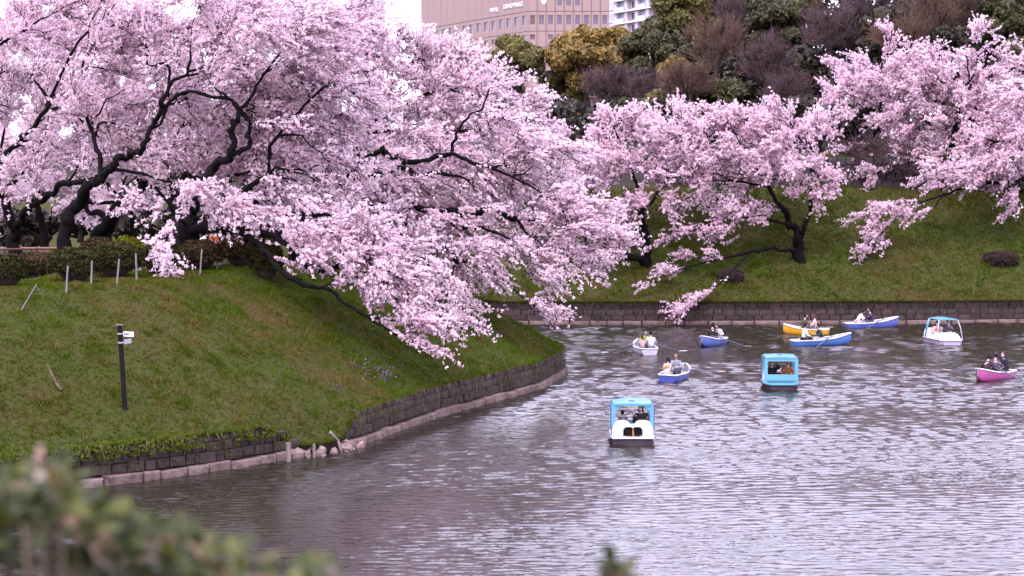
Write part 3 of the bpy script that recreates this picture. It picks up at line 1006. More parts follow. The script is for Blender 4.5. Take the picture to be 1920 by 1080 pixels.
cherry("cherry_tree", "massive cherry with a low bough sweeping down across the left bank", b,
    [[base_station(b, .5), (352, 440, 82, .46), (348, 405, 82, .42), (362, 375, 82, .34), (385, 340, 82, .27), (402, 312, 82, .23), (427, 295, 81, .21), (433, 262, 81, .16), (437, 232, 81, .15), (446, 224, 81, .13), (470, 180, 81, .09), (520, 110, 81, .06), (560, 50, 81, .04)],
     [(352, 432, 82, .30), (400, 428, 81, .25), (450, 436, 80, .21), (485, 455, 79, .17), (515, 495, 78, .145), (560, 530, 77, .12), (610, 541, 76.5, .10), (645, 566, 76, .09), (690, 596, 75.5, .07), (740, 625, 75, .05), (800, 648, 74.6, .025)],
     [(450, 436, 80, .18), (530, 450, 79, .15), (575, 500, 78, .13), (620, 502, 77.5, .12), (645, 490, 77, .10), (690, 482, 76.5, .08), (750, 520, 76, .06), (810, 575, 75.5, .04), (870, 600, 75.2, .02)],
     [(640, 500, 77, .09), (700, 520, 76.5, .06), (760, 560, 76, .05), (820, 615, 75.3, .025)],
     [(427, 295, 81, .16), (462, 278, 81, .14), (466, 245, 81, .12), (450, 205, 81, .10), (430, 188, 81, .07), (400, 160, 81, .04)],
     [(405, 400, 82, .18), (490, 335, 82, .15), (506, 290, 82, .12), (513, 262, 82, .1), (560, 210, 82, .07), (620, 150, 82, .04)],
     [(352, 420, 82, .09), (330, 410, 80, .06), (310, 430, 78, .04), (300, 470, 76.5, .025), (305, 500, 76, .015)],
     [(470, 400, 81, .14), (560, 400, 80, .12), (650, 410, 79, .09), (720, 440, 78, .06), (790, 490, 77, .03)]],
    [(600, 430, 79, 120, 60, 3), (690, 510, 77, 90, 40, 1.8), (780, 590, 75.6, 75, 32, 1.2), (700, 560, 76, 70, 35, 1.0), (540, 330, 84, 130, 80, 3.2), (480, 180, 85, 130, 100, 3.5), (600, 200, 85, 110, 110, 3.5), (375, 362, 80.5, 65, 28, 1.5), (450, 395, 79.5, 60, 35, 1.5), (270, 372, 81, 50, 20, 1.2), (770, 520, 76.5, 60, 40, 1.2), (420, 380, 81, 60, 25, 2), (520, 60, 82, 140, 70, 5), (300, 455, 77, 36, 26, .7), (300, 490, 76, 26, 22, .6), (580, 470, 78, 80, 40, 1.5), (640, 460, 77.5, 90, 40, 1.6), (700, 470, 77, 90, 50, 1.8), (640, 530, 76.5, 60, 24, .8), (800, 610, 75, 50, 22, .8)], 340, 5200, tint0=.62, flow=(.45, -.1, -.22))
b = on_ground(560, 90, zL)
cherry("cherry_tree", "wide cherry reaching far out over the water from the point of the bank", b,
    [[base_station(b, .42), (570, 430, 90, .38), (605, 400, 90, .32), (700, 392, 90, .24), (770, 388, 89, .21), (835, 395, 89, .20), (880, 402, 88.5, .16), (920, 394, 88.5, .17), (962, 408, 88, .15), (1005, 413, 88, .11), (1060, 430, 88, .07), (1120, 455, 88, .03)],
     [(700, 395, 90, .18), (760, 420, 89, .16), (815, 454, 88, .15), (848, 474, 87.5, .14), (862, 489, 87, .11), (912, 493, 87, .10), (938, 520, 86.5, .09), (956, 538, 86.5, .07), (985, 560, 86, .05), (1015, 578, 86, .025)],
     [(605, 400, 90, .24), (660, 330, 90, .22), (705, 285, 90, .19), (740, 296, 90, .18), (780, 303, 89.5, .16), (840, 285, 89.5, .14), (868, 297, 89, .12), (930, 320, 89, .09), (1000, 350, 89, .06), (1060, 395, 89, .03)],
     [(660, 330, 90, .16), (700, 325, 90, .14), (752, 323, 89.5, .15), (790, 328, 89.5, .14), (826, 322, 89, .12), (880, 340, 89, .07)],
     [(845, 285, 89.5, .10), (856, 250, 89.5, .09), (880, 215, 89.5, .06), (902, 205, 89.5, .06), (917, 165, 89.5, .04)],
     [(962, 408, 88, .10), (1000, 450, 87.5, .06), (1050, 470, 87.5, .04), (1090, 500, 87.3, .02)],
     [(830, 400, 89, .12), (865, 425, 88, .12), (905, 428, 88, .10), (960, 450, 87.5, .06), (1020, 500, 87, .03)]],
    [(800, 330, 92.5, 150, 95, 3.2), (920, 330, 91.5, 130, 90, 3.2), (1040, 410, 88.5, 90, 62, 3), (930, 460, 87.5, 100, 45, 2.2), (840, 430, 88.5, 110, 60, 3), (1005, 562, 86.2, 38, 24, .8), (700, 380, 90, 110, 70, 3.5), (860, 510, 87.5, 80, 36, 1.5), (1100, 465, 88.2, 50, 30, 1.6), (960, 250, 90, 50, 50, 2.5), (860, 560, 86.5, 40, 26, 1), (1000, 500, 87, 60, 30, 1.2), (1000, 300, 89, 75, 55, 2.5), (1075, 375, 88.5, 60, 42, 2), (1120, 440, 88.2, 40, 32, 1.6), (760, 470, 88, 70, 40, 2)], 320, 5000, tint0=.62, flow=(.4, -.1, -.18))
b = on_ground(650, 97, zL)
cherry("cherry_tree", "tall cherry rising behind the wide one, its crown against the beige hotel", b,
    [[base_station(b, .4), (650, 400, 97, .36), (660, 320, 97, .3), (690, 240, 97, .22), (730, 170, 97, .15), (740, 110, 97, .08), (745, 60, 97, .04)],
     [(690, 240, 97, .17), (770, 190, 97, .13), (830, 170, 96.5, .10), (890, 180, 96, .06), (940, 175, 96, .03)],
     [(660, 320, 97, .18), (620, 220, 97, .14), (600, 120, 97, .1), (620, 40, 97, .06)],
     [(690, 250, 97, .14), (800, 250, 96, .11), (900, 240, 95.5, .08), (980, 220, 95, .04)],
     [(730, 170, 97, .1), (770, 120, 97, .07), (800, 100, 97, .04)]],
    [(660, 120, 97, 110, 100, 4.5), (780, 160, 97, 105, 80, 4), (890, 215, 96, 95, 62, 3.5), (975, 185, 95.5, 50, 34, 2), (740, 235, 97, 110, 80, 4), (600, 60, 97, 100, 80, 4.5), (850, 130, 97, 40, 30, 2), (680, 30, 97, 50, 45, 3), (905, 165, 96.5, 60, 40, 2.5), (990, 240, 95.5, 50, 40, 2), (830, 110, 97, 40, 30, 2), (780, 100, 97, 44, 32, 2.2), (850, 125, 96.5, 45, 28, 2)], 260, 4000, tint0=.64)
# ---- paler cherries further back on the plateau
for (u, D, ee, lab) in (
        (75, 112, [(40, 330, 112, 110, 75, 3.5), (90, 250, 112, 120, 80, 3), (-20, 390, 112, 60, 45, 2)], "pale cherry glimpsed behind the trunks at the far left"),
        (250, 116, [(250, 320, 116, 120, 75, 3.5), (180, 390, 115, 90, 40, 2.5), (330, 250, 116, 110, 70, 3)], "pale cherry further back between the dark trunks"),
        (450, 118, [(450, 300, 118, 120, 80, 3.5), (560, 250, 118, 110, 90, 3.5), (500, 390, 117, 110, 45, 3)], "pale cherry further back behind the massive trunk"),
        (-20, 106, [(40, 60, 106, 170, 110, 3.5), (0, 170, 106, 110, 90, 3), (150, 20, 107, 120, 80, 3), (60, 130, 107, 90, 70, 2), (90, 220, 106, 90, 60, 2), (190, 90, 107, 80, 70, 2)], "pale cherry filling the top left corner behind the others"),
        (330, 108, [(330, 60, 108, 160, 110, 4), (250, 180, 108, 130, 100, 3.5), (450, 120, 109, 130, 110, 3.5)], "pale cherry high behind the two left trunks"),
        (640, 120, [(640, 300, 120, 110, 80, 3.5), (600, 400, 119, 100, 50, 3), (760, 330, 120, 90, 80, 3)], "pale cherry further back behind the tip of the bank")):
    b = on_ground(u, D, zL)
    v_top = min(e[1] for e in ee)
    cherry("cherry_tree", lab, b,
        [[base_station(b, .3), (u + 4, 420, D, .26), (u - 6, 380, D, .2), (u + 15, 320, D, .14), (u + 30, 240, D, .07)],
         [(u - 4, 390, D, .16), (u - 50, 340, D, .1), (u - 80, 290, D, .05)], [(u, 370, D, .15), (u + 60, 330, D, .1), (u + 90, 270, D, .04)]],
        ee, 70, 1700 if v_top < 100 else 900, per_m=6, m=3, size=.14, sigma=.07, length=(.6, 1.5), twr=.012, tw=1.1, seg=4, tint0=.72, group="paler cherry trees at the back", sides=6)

# ---- far slope cherries -------------------------------------------------------------------
FK = dict(per_m=7.2, m=3, size=.095, sigma=.042, length=(.6, 1.7), twr=.016, sides=7, tw=1.3, seg=4)
b = onF(1208, 500)
D0 = b[1]
cherry("cherry_tree", "leaning cherry on the far slope nearest the point of the left bank", b,
    [[base_station(b, .42), (1212, 470, D0, .34), (1206, 430, D0, .28), (1200, 390, D0, .22), (1192, 345, D0, .17), (1175, 290, D0, .12), (1150, 240, D0, .07)],
     [(1210, 490, D0, .34), (1180, 480, D0 - 1, .26), (1150, 472, D0 - 2, .2), (1120, 450, D0 - 2.5, .12), (1095, 420, D0 - 3, .06)],
     [(1200, 400, D0, .15), (1240, 350, D0, .11), (1260, 300, D0, .07), (1280, 240, D0, .04)],
     [(1206, 440, D0, .12), (1150, 400, D0 - 1, .09), (1100, 350, D0 - 1.5, .05)]],
    [(1145, 285, D0, 90, 75, 3.5), (1225, 310, D0, 90, 85, 3.5), (1100, 330, D0 - 1, 55, 60, 2.5), (1180, 385, D0 - 1, 90, 32, 2), (1270, 250, D0 + 1, 60, 55, 2.5), (1140, 410, D0 - 2, 45, 25, 1.2), (1070, 290, D0 - 1, 45, 50, 2), (1190, 230, D0 + 1, 70, 35, 2), (1230, 400, D0 - 1, 70, 35, 1.6)], 150, 2300, tint0=.5, flow=(-.25, -.15, .05), **FK)
b = onF(1500, 487)
D0 = b[1]
cherry("cherry_tree", "fork-trunked cherry on the far slope with a long limb low over the wall", b,
    [[base_station(b, .46), (1496, 462, D0, .38), (1488, 430, D0, .28), (1472, 405, D0, .24), (1440, 350, D0, .17), (1405, 300, D0, .12), (1370, 240, D0, .07)],
     [(1500, 470, D0, .28), (1510, 430, D0, .2), (1519, 380, D0, .18), (1524, 335, D0, .14), (1510, 280, D0, .1), (1480, 230, D0, .06)],
     [(1498, 478, D0, .24), (1472, 467, D0 - .5, .17), (1440, 466, D0 - 1, .15), (1405, 474, D0 - 1.6, .13), (1350, 486, D0 - 2.4, .09), (1290, 500, D0 - 3.2, .06), (1240, 520, D0 - 4, .035), (1205, 538, D0 - 4.3, .02)],
     [(1405, 474, D0 - 1.6, .08), (1380, 500, D0 - 3, .06), (1340, 540, D0 - 4.5, .045), (1310, 560, D0 - 5.5, .03), (1268, 584, D0 - 6, .02)],
     [(1480, 420, D0, .14), (1420, 410, D0 - 1, .1), (1350, 410, D0 - 1.5, .07), (1290, 430, D0 - 2, .05), (1240, 455, D0 - 2.5, .03)],
     [(1440, 350, D0, .12), (1380, 340, D0 - 1, .09), (1310, 340, D0 - 1, .05)]],
    [(1400, 285, D0, 120, 85, 4), (1330, 300, D0 - .5, 90, 80, 3.5), (1480, 300, D0, 80, 85, 3.5), (1300, 425, D0 - 2, 90, 20, 1.4), (1400, 400, D0 - 1, 90, 45, 2), (1260, 505, D0 - 3.6, 60, 13, .8), (1320, 478, D0 - 2.8, 80, 14, .9), (1285, 572, D0 - 5.8, 28, 12, .5), (1325, 552, D0 - 5, 24, 10, .4), (1540, 340, D0, 40, 40, 2), (1450, 225, D0 + 1, 90, 38, 2.5), (1520, 250, D0 + 2, 60, 40, 2), (1550, 370, D0 - .5, 45, 25, 1.5), (1350, 225, D0 + 1, 70, 30, 2)], 230, 3500, tint0=.5, flow=(-.45, -.15, -.05), **FK)
b = on_ground(1640, 143, zF)
cherry("cherry_tree", "tall cherry behind the upper stone wall, its crown sloping left", b,
    [[base_station(b, .36), (1640, 280, 143, .26), (1648, 230, 143, .18), (1655, 170, 143, .12), (1660, 110, 143, .06)],
     [(1640, 290, 143, .18), (1600, 235, 143, .13), (1570, 180, 143, .07)], [(1645, 250, 143, .15), (1700, 200, 143, .1), (1740, 160, 143, .05)]],
    [(1620, 130, 143, 60, 50, 2.8), (1660, 150, 143, 75, 70, 3.5), (1590, 185, 143, 50, 40, 2.2), (1700, 200, 143, 70, 50, 3), (1655, 75, 143, 24, 22, 1.2), (1580, 215, 142, 45, 30, 2), (1680, 260, 141, 80, 40, 2.5), (1620, 170, 142, 75, 50, 3), (1730, 120, 143, 60, 40, 2.5), (1560, 240, 141, 40, 25, 1.5), (1620, 285, 139, 60, 26, 1.6), (1565, 300, 138, 40, 28, 1.4)], 130, 2300, tint0=.52, flow=(-.4, -.1, -.05), **FK)
b = on_ground(1800, 140, zF)
cherry("cherry_tree", "cherry at the upper right with a peaked crown against dark pines", b,
    [[base_station(b, .4), (1795, 330, 140, .32), (1790, 270, 140, .24), (1800, 200, 140, .16), (1830, 120, 140, .1), (1845, 60, 140, .05)],
     [(1792, 290, 140, .2), (1740, 230, 140, .14), (1700, 190, 140, .07)], [(1792, 280, 140, .2), (1860, 210, 140, .13), (1900, 160, 140, .06)],
     [(1795, 340, 140, .15), (1730, 320, 139, .1), (1650, 330, 138, .06), (1590, 335, 137.5, .03)]],
    [(1780, 150, 140, 85, 60, 3.5), (1845, 85, 140, 38, 42, 2), (1860, 160, 140, 70, 60, 3.5), (1720, 230, 140, 90, 55, 3.2), (1800, 240, 139, 100, 60, 3.5), (1640, 320, 138, 70, 22, 1.5), (1720, 305, 138.5, 80, 30, 2), (1600, 340, 137.5, 50, 16, 1.2), (1790, 300, 138.5, 90, 36, 2.2), (1690, 150, 140, 60, 45, 2.5), (1900, 120, 141, 40, 40, 2), (1880, 220, 140, 60, 50, 2.5)], 200, 3300, tint0=.52, flow=(-.35, -.1, -.05), **FK)
b = on_ground(2010, 133, zF)
cherry("cherry_tree", "cherry at the right edge trailing a hanging spray over the far slope", b,
    [[base_station(b, .42), (2000, 400, 133, .36), (1985, 340, 133, .3), (1960, 260, 133, .2), (1930, 190, 133, .1)],
     [(1985, 350, 133, .24), (1920, 335, 132, .18), (1850, 345, 131, .15), (1780, 362, 130.3, .12), (1735, 378, 130, .09), (1690, 400, 129.5, .06), (1650, 440, 129, .04), (1622, 488, 128.8, .02)],
     [(1770, 364, 130.2, .08), (1755, 385, 130, .06), (1742, 396, 129.8, .03)],
     [(1735, 378, 130, .06), (1690, 380, 129.7, .04), (1600, 412, 129.2, .02)],
     [(1985, 340, 133, .2), (1920, 280, 132.5, .14), (1850, 260, 132, .08)]],
    [(1880, 270, 132.5, 70, 70, 3), (1930, 200, 133, 60, 60, 3), (1900, 365, 131.5, 26, 36, 1.2), (1660, 425, 129.2, 45, 38, .9), (1700, 385, 129.8, 50, 22, .9), (1640, 470, 128.9, 24, 22, .5), (1820, 320, 131, 90, 30, 2), (1800, 340, 130.6, 80, 20, 1.2), (1900, 310, 131.5, 50, 40, 2), (1860, 330, 131.2, 60, 25, 1.4)], 150, 2300, tint0=.52, flow=(-.45, -.1, -.2), **FK)

# ---- woods behind -------------------------------------------------------------------------
def ever_mat(name, c0, c1, c2):
    return leaf_mat(name, [(0, c0), (.5, c1), (1, c2)], .15, .55)
EV = {"green": ever_mat("evergreen_leaves", (.024, .024, .009), (.050, .049, .016), (.098, .086, .026)),
      "olive": ever_mat("olive_leaves", (.055, .052, .014), (.12, .105, .026), (.21, .165, .042)),
      "gold": ever_mat("golden_leaves", (.10, .075, .018), (.22, .145, .032), (.36, .22, .06)),
      "dark": ever_mat("dark_leaves", (.016, .014, .009), (.034, .029, .017), (.064, .052, .027)),
      "pine": ever_mat("pine_needles", (.02, .024, .008), (.05, .055, .016), (.11, .10, .03))}
def evergreen(label, u, v, ru, rv, D, kind, nl=26, per=420, size=.30, group="evergreen trees on the hill", zf=zF):
    c = A(u, v, D)
    rx, rz = ru * D / FPX, rv * D / FPX
    ry = rx * .8
    bx, by = c[0], c[1]
    bz = float(zf(bx, by))
    root = empty("evergreen_tree", (bx, by, bz))
    tag(root, label, "tree", group)
    th = rng.uniform(0, 2 * np.pi, nl)
    ph = np.arcsin(rng.uniform(-.85, 1, nl))
    rr = rng.uniform(.5, .92, nl)
    L = np.stack([np.cos(ph) * np.cos(th) * rx * rr, np.cos(ph) * np.sin(th) * ry * rr, np.sin(ph) * rz * rr], 1)
    lr = rng.uniform(.24, .42, nl) * (rx + rz) / 2
    pts, nrm = [], []
    for q, r in zip(L, lr):
        k = int(per * (r / np.mean(lr)) ** 1.5)
        n_ = unit(rng.normal(size=(k, 3)) + np.array([0, -.2, .35]))
        pts.append(q + n_ * (r * rng.uniform(.72, 1.05, (k, 1))) * np.array([1, 1, .8]))
        nrm.append(n_)
    P, Nn = np.vstack(pts), np.vstack(nrm)
    lump = np.concatenate([np.full(len(p), rng.normal() * .14) for p in pts])
    tv = np.clip(.5 + lump + rng.normal(size=len(P)) * .2, 0, 1)
    off = c - np.array([bx, by, bz])
    link("crown", ngons("crown", tri_cloud(P + off, rng.uniform(.7, 1.3, len(P)) * size, Nn, .8, 1.5), 3, tv), EV[kind], root)
    tb = MB()
    top = off + (0, 0, rz * .3)
    hgt = top[2]
    tr = .2 + .03 * hgt
    st = np.array([(0, 0, -.4), (.1, 0, hgt * .3), (-.1, .1, hgt * .6), tuple(top)])
    tb.tube(catmull(st, 4), np.linspace(tr, tr * .35, 13), 7)
    for q in L[:9]:
        a = np.array([0, 0, max(.5, hgt * random.uniform(.4, .8))])
        e = q * .8 + off
        tb.tube([a, (a + e) / 2 + (0, 0, .3), e], [tr * .4, tr * .25, .04], 5)
    tb.build("trunk", M_bark2, root, smooth=True)
M_twig = {"purple": mat("bare_twigs_purple", (.115, .072, .078), .9, .25, 1.5), "brown": mat("bare_twigs_brown", (.15, .092, .066), .9, .25, 1.5)}
M_bud = leaf_mat("swelling_buds", [(0, (.06, .036, .034)), (1, (.13, .08, .065))], .1, .8)
def bare_tree(label, u, v, ru, rv, D, kind, ntw=1350, n1=90):
    bx = A(u, v, D)[0]
    b = np.array([bx, D, float(zF(bx, D))])
    root = empty("bare_tree", b)
    tag(root, label, "tree", "leafless trees on the hill")
    sk = Skeleton()
    vb = v_of(b)
    vm = v + rv * .7
    P, r = limb_path([base_station(b, .28), (u + 3, (vb + vm) / 2, D, .22), (u - 2, vm, D, .17), (u + 4, v + rv * .1, D, .1), (u, v - rv * .6, D, .05)])
    sk.path(P, r, 6)
    for q in range(5):
        a = random.uniform(-1, 1)
        P, r = limb_path([(u, vm - random.uniform(0, .3) * rv, D, .12), (u + a * ru * .45, v + rv * .2, D + random.uniform(-1, 1), .08), (u + a * ru * .8, v - rv * .4, D + random.uniform(-2, 2), .035)])
        sk.path(P, r, 5)
    grow(sk, ell_points([(u, v, D, ru * .85, rv * .85, ru * .7 * D / FPX)], n1), droop=-.05, rmax=.05)
    T, L = twigs_from(sk, ntw, (.5, 1.4), b + (0, 0, 3), k=3, droop=-.1, out=.5, up=.5)
    rr = np.array([1, .8, .5])[None] * .017 * rng.uniform(.7, 1.4, (len(T), 1))
    Vt, Ft = tubes(T[:, ::2], rr[:, ::2], 3)
    link("trunk", ngons("trunk", np.vstack(sk.V) - b, np.vstack(sk.F), smooth=True), M_bark2, root)
    link("crown", ngons("crown", Vt - b, Ft), M_twig[kind], root)
    c = T[:, 1:].reshape(-1, 3)
    c = c + rng.normal(size=(len(c), 3)) * .12
    link("buds", ngons("buds", tri_cloud(c - b, .07), 3, rng.random(len(c))), M_bud, root)

W = [("olive", 975, 108, 60, 36, 178, "round olive evergreen in front of the beige hotel"),
     ("olive", 940, 150, 50, 40, 186, "low olive evergreen half hidden by the tall left cherry"),
     ("gold", 1100, 112, 82, 56, 178, "golden brown evergreen below the hotel windows"),
     ("gold", 1165, 84, 52, 38, 180, "golden brown evergreen against the right corner of the hotel"),
     ("olive", 1060, 190, 60, 60, 180, "olive evergreen low in the gap between the cherries"),
     ("dark", 1030, 240, 70, 60, 172, "dark evergreen at the bottom of the gap between the cherries"),
     ("green", 1225, 105, 58, 58, 176, "dark green evergreen right of the golden ones"),
     ("olive", 1285, 40, 70, 62, 182, "high olive evergreen hiding the white apartment block"),
     ("green", 1350, -5, 70, 50, 186, "green evergreen at the top edge above the bare trees"),
     ("gold", 1265, 150, 36, 40, 168, "small golden evergreen between bare purple trees"),
     ("green", 1300, 130, 50, 55, 170, "rounded green evergreen behind the fork-trunked cherry"),
     ("dark", 1190, 175, 60, 50, 170, "dark evergreen behind the leaning cherry"),
     ("green", 1455, 50, 60, 66, 166, "tall green evergreen in the middle of the hill"),
     ("olive", 1500, 10, 46, 40, 170, "olive evergreen crown at the top edge, mid hill"),
     ("dark", 1420, 150, 70, 60, 162, "dark evergreen directly above the fork-trunked cherry"),
     ("dark", 1520, 150, 60, 70, 160, "very dark evergreen left of the sloping cherry crown"),
     ("dark", 1580, 240, 70, 60, 150, "dark evergreen in the hollow under the right cherries"),
     ("dark", 1600, 60, 70, 60, 164, "dark evergreen behind the bare trees at upper right"),
     ("dark", 1720, 40, 80, 60, 166, "dark evergreen at the top edge of the right hill"),
     ("pine", 1893, 42, 62, 52, 152, "pine with yellowish tufts in the upper right corner"),
     ("pine", 1905, 110, 44, 34, 149, "lower pine bough mass beside the peaked cherry"),
     ("dark", 1830, 60, 60, 60, 160, "dark evergreen left of the corner pine"),
     ("dark", 1750, 280, 90, 50, 147, "dark evergreen behind the right cherries above the stone wall"),
     ("dark", 1890, 230, 80, 80, 150, "dark evergreen at the right edge behind the cherries"),
     ("dark", 1130, 280, 80, 70, 160, "dark evergreen behind the leaning cherry crown, lower"),
     ("dark", 1290, 250, 90, 70, 158, "dark evergreen behind both far cherries"),
     ("dark", 1430, 270, 90, 70, 156, "dark evergreen behind the fork-trunked cherry crown"),
     ("dark", 1090, 235, 60, 45, 165, "dark evergreen just left of the leaning cherry top"),
     ("green", 1180, 225, 55, 40, 160, "green evergreen touching the leaning cherry top"),
     ("olive", 1260, 205, 50, 36, 158, "olive evergreen above the gap between the far cherries"),
     ("green", 1350, 185, 60, 40, 158, "green evergreen above the fork-trunked cherry, left part"),
     ("dark", 1660, 80, 60, 55, 155, "dark evergreen beside the tip of the tall cherry"),
     ("dark", 1780, 90, 60, 50, 154, "dark evergreen between the tall and the peaked cherry"),
     ("green", 1850, 10, 60, 45, 160, "green evergreen at the top edge left of the corner pine"),
     ("dark", 1510, 230, 60, 50, 152, "dark evergreen between the two right hand cherry groups"),
     ("dark", 1330, 70, 90, 80, 200, "dark evergreen of the back row behind the bare brown tree"),
     ("dark", 1420, 90, 80, 70, 198, "dark evergreen of the back row, mid hill"),
     ("dark", 1520, 60, 90, 80, 200, "dark evergreen of the back row above the sloping cherry"),
     ("dark", 1640, 50, 90, 80, 198, "dark evergreen of the back row behind the tall cherry tip"),
     ("dark", 1770, 60, 90, 80, 196, "dark evergreen of the back row right of the tall cherry"),
     ("dark", 1880, 90, 80, 90, 194, "dark evergreen of the back row at the right edge"),
     ("dark", 1700, 170, 90, 60, 160, "dark evergreen seen through the tall cherry's crown"),
     ("dark", 1830, 180, 80, 60, 158, "dark evergreen seen through the peaked cherry's crown"),
     ("green", 1100, 380, 60, 40, 150, "low green evergreen between far slope and left cherries")]
for kd_, u, v, ru, rv, D, lab in W:
    evergreen(lab, u, v, ru, rv, D, kd_, per=140 if kd_ == "dark" else 350, size=.34 if kd_ == "dark" else .25)
for kd_, u, v, ru, rv, D, lab in [
        ("purple", 1140, 165, 58, 42, 168, "leafless purple tree below the golden evergreens"),
        ("purple", 1225, 180, 50, 45, 164, "leafless purplish tree left of the small golden evergreen"),
        ("brown", 1345, 85, 66, 66, 164, "wide leafless brown tree above the fork-trunked cherry"),
        ("purple", 1390, 25, 60, 50, 172, "leafless purple tree at the top edge mid hill"),
        ("purple", 1560, 60, 66, 56, 158, "leafless purple tree left of the tall cherry tip"),
        ("brown", 1735, 40, 72, 60, 156, "leafless reddish brown tree between two right cherries"),
        ("purple", 1640, 15, 60, 50, 160, "leafless purple tree at the top edge right of middle"),
        ("brown", 1800, 20, 46, 50, 158, "leafless brown tree left of the corner pine"),
        ("purple", 1440, 120, 56, 50, 156, "leafless purple tree in the darkest part of the hill"),
        ("brown", 1690, 75, 60, 45, 152, "leafless brown tree close behind the tall cherry"),
        ("brown", 1290, 160, 50, 40, 156, "leafless brown tree just above the gap of the far cherries"),
        ("purple", 1610, 300, 60, 40, 138.5, "leafless twiggy shrub in front of the upper stone wall"),
        ("purple", 1690, 310, 50, 34, 138, "lower leafless shrub right beside the twiggy one at the wall"),
        ("purple", 1480, 180, 50, 40, 154, "leafless tree in front of the dark evergreens, mid hill")]:
    bare_tree(lab, u, v, ru, rv, D, kd_)
# dark understorey behind the left plateau
for i, (u, v, ru, rv, D) in enumerate([(30, 430, 70, 45, 128), (150, 425, 70, 42, 130), (270, 420, 80, 45, 128), (390, 410, 80, 50, 130), (510, 400, 80, 60, 128), (640, 400, 80, 60, 130), (770, 420, 80, 60, 130), (330, 330, 90, 60, 140), (520, 300, 100, 70, 140)]):
    evergreen(["dark shrubbery glimpsed under the left edge cherry", "dark shrubbery glimpsed between the two left trunks", "dark shrubbery right of the leaning trunk", "dark shrubbery behind the massive cherry trunk", "dark shrubbery behind the low sweeping bough", "dark evergreen behind the wide cherry limbs", "dark evergreen behind the tip of the left bank", "dark evergreen high behind the massive cherry", "dark evergreen high behind the tall cherry"][i], u, v, ru, rv, D, "dark", nl=14, per=120, size=.36, group="dark shrubs behind the left cherries", zf=lambda x, y: np.array(5.5))

# ================================================================== BUILDINGS BEHIND
M_panel = mat("beige_facade_panel", (0.33, 0.23, 0.205), 0.8, 0.06, 0.5, stretch=(6, 6, .2))
M_joint = mat("panel_joint", (0.18, 0.115, 0.11), 0.9, 0.1, 1)
M_pane = mat("violet_tinted_pane", (0.11, 0.075, 0.11), 0.12, 0.2, .3)
M_wframe = mat("window_frame_metal", (0.45, 0.36, 0.36), 0.5, 0.1, 1)
M_white = mat("white_sign_enamel", (0.82, 0.80, 0.82), 0.4, 0.03, 2)
M_apt = mat("apartment_plaster", (0.6, 0.52, 0.56), 0.8, 0.06, .4)
M_slab = mat("apartment_white_slab", (0.82, 0.78, 0.82), 0.7, 0.04, .4)
M_glassblue = mat("pale_blue_glazing", (0.42, 0.50, 0.62), 0.25, 0.15, .25)
M_greyroof = mat("grey_blue_roof", (0.33, 0.37, 0.44), 0.7, 0.1, .5)
M_towerpale = mat("pale_tower_cladding", (0.60, 0.60, 0.70), 0.6, 0.06, .2)

class Face:
    """A facade plane: (along, out, z) -> world."""
    def __init__(s, p0, p1):
        s.p = np.array(p0, float)
        s.e = unit(np.array(p1, float) - s.p)
        s.L = float(np.linalg.norm(np.array(p1) - s.p))
        s.n = np.array([s.e[1], -s.e[0]])
        s.rz = math.atan2(s.e[1], s.e[0])
    def at(s, a, out, z):
        q = s.p + s.e * a + s.n * out
        return (q[0], q[1], z)
    def place(s, name, me, m, parent, a, out, z, inv):
        o = link(name, me, m, parent)
        q = s.at(a, out, z)
        o.location = (q[0] - inv[0], q[1] - inv[1], q[2] - inv[2])
        o.rotation_euler = (0, 0, s.rz)
        return o
def box_mesh(name, w, t, h, m):
    me = bpy.data.meshes.new(name)
    x, y, z = w / 2, t / 2, h / 2
    V = [(a * x, b * y, e * z) for e in (-1, 1) for a, b in ((-1, -1), (1, -1), (1, 1), (-1, 1))]
    me.from_pydata(V, [], [(3, 2, 1, 0), (4, 5, 6, 7), (0, 1, 5, 4), (1, 2, 6, 5), (2, 3, 7, 6), (3, 0, 4, 7)])
    me.materials.append(m)
    return me
def holed_mesh(name, w, h, ow, oh, dz, t, m):
    """Panel w x h with an opening ow x oh (centre raised by dz), depth t."""
    o = [(-w / 2, -h / 2), (w / 2, -h / 2), (w / 2, h / 2), (-w / 2, h / 2)]
    i = [(-ow / 2, dz - oh / 2), (ow / 2, dz - oh / 2), (ow / 2, dz + oh / 2), (-ow / 2, dz + oh / 2)]
    V = [(x, -t / 2, z) for x, z in o + i] + [(x, t / 2, z) for x, z in o + i]
    F = []
    for k in range(4):
        k2 = (k + 1) % 4
        F += [(k, k2, 4 + k2, 4 + k), (4 + k, 4 + k2, 12 + k2, 12 + k), (k, 8 + k, 8 + k2, k2)]
    me = bpy.data.meshes.new(name)
    me.from_pydata(V, [], F)
    me.materials.append(m)
    return me
hotel_base = (2.75, 330, 0)
hotel = empty("hotel_building", hotel_base)
tag(hotel, "large beige panelled hotel with rows of violet windows behind the trees", "building")
FA, FBc = Face((-17.5, 371), (2.75, 330)), Face((2.75, 330), (16.6, 330))
core = MB()
q = [FA.at(0, -.35, 0), FA.at(FA.L, -.35, 0), FBc.at(FBc.L, -.35, 0), (16.6, 380, 0), (-6, 400, 0)]
top = 44.6
V = [(x - 2.75, y - 330, -8) for x, y, _ in q] + [(x - 2.75, y - 330, top) for x, y, _ in q]
core.add(V, [(4, 3, 2, 1, 0), (5, 6, 7, 8, 9)] + [(k, (k + 1) % 5, 5 + (k + 1) % 5, 5 + k) for k in range(5)])
core.build("wall", M_joint, hotel)
M_pane2 = M_pane
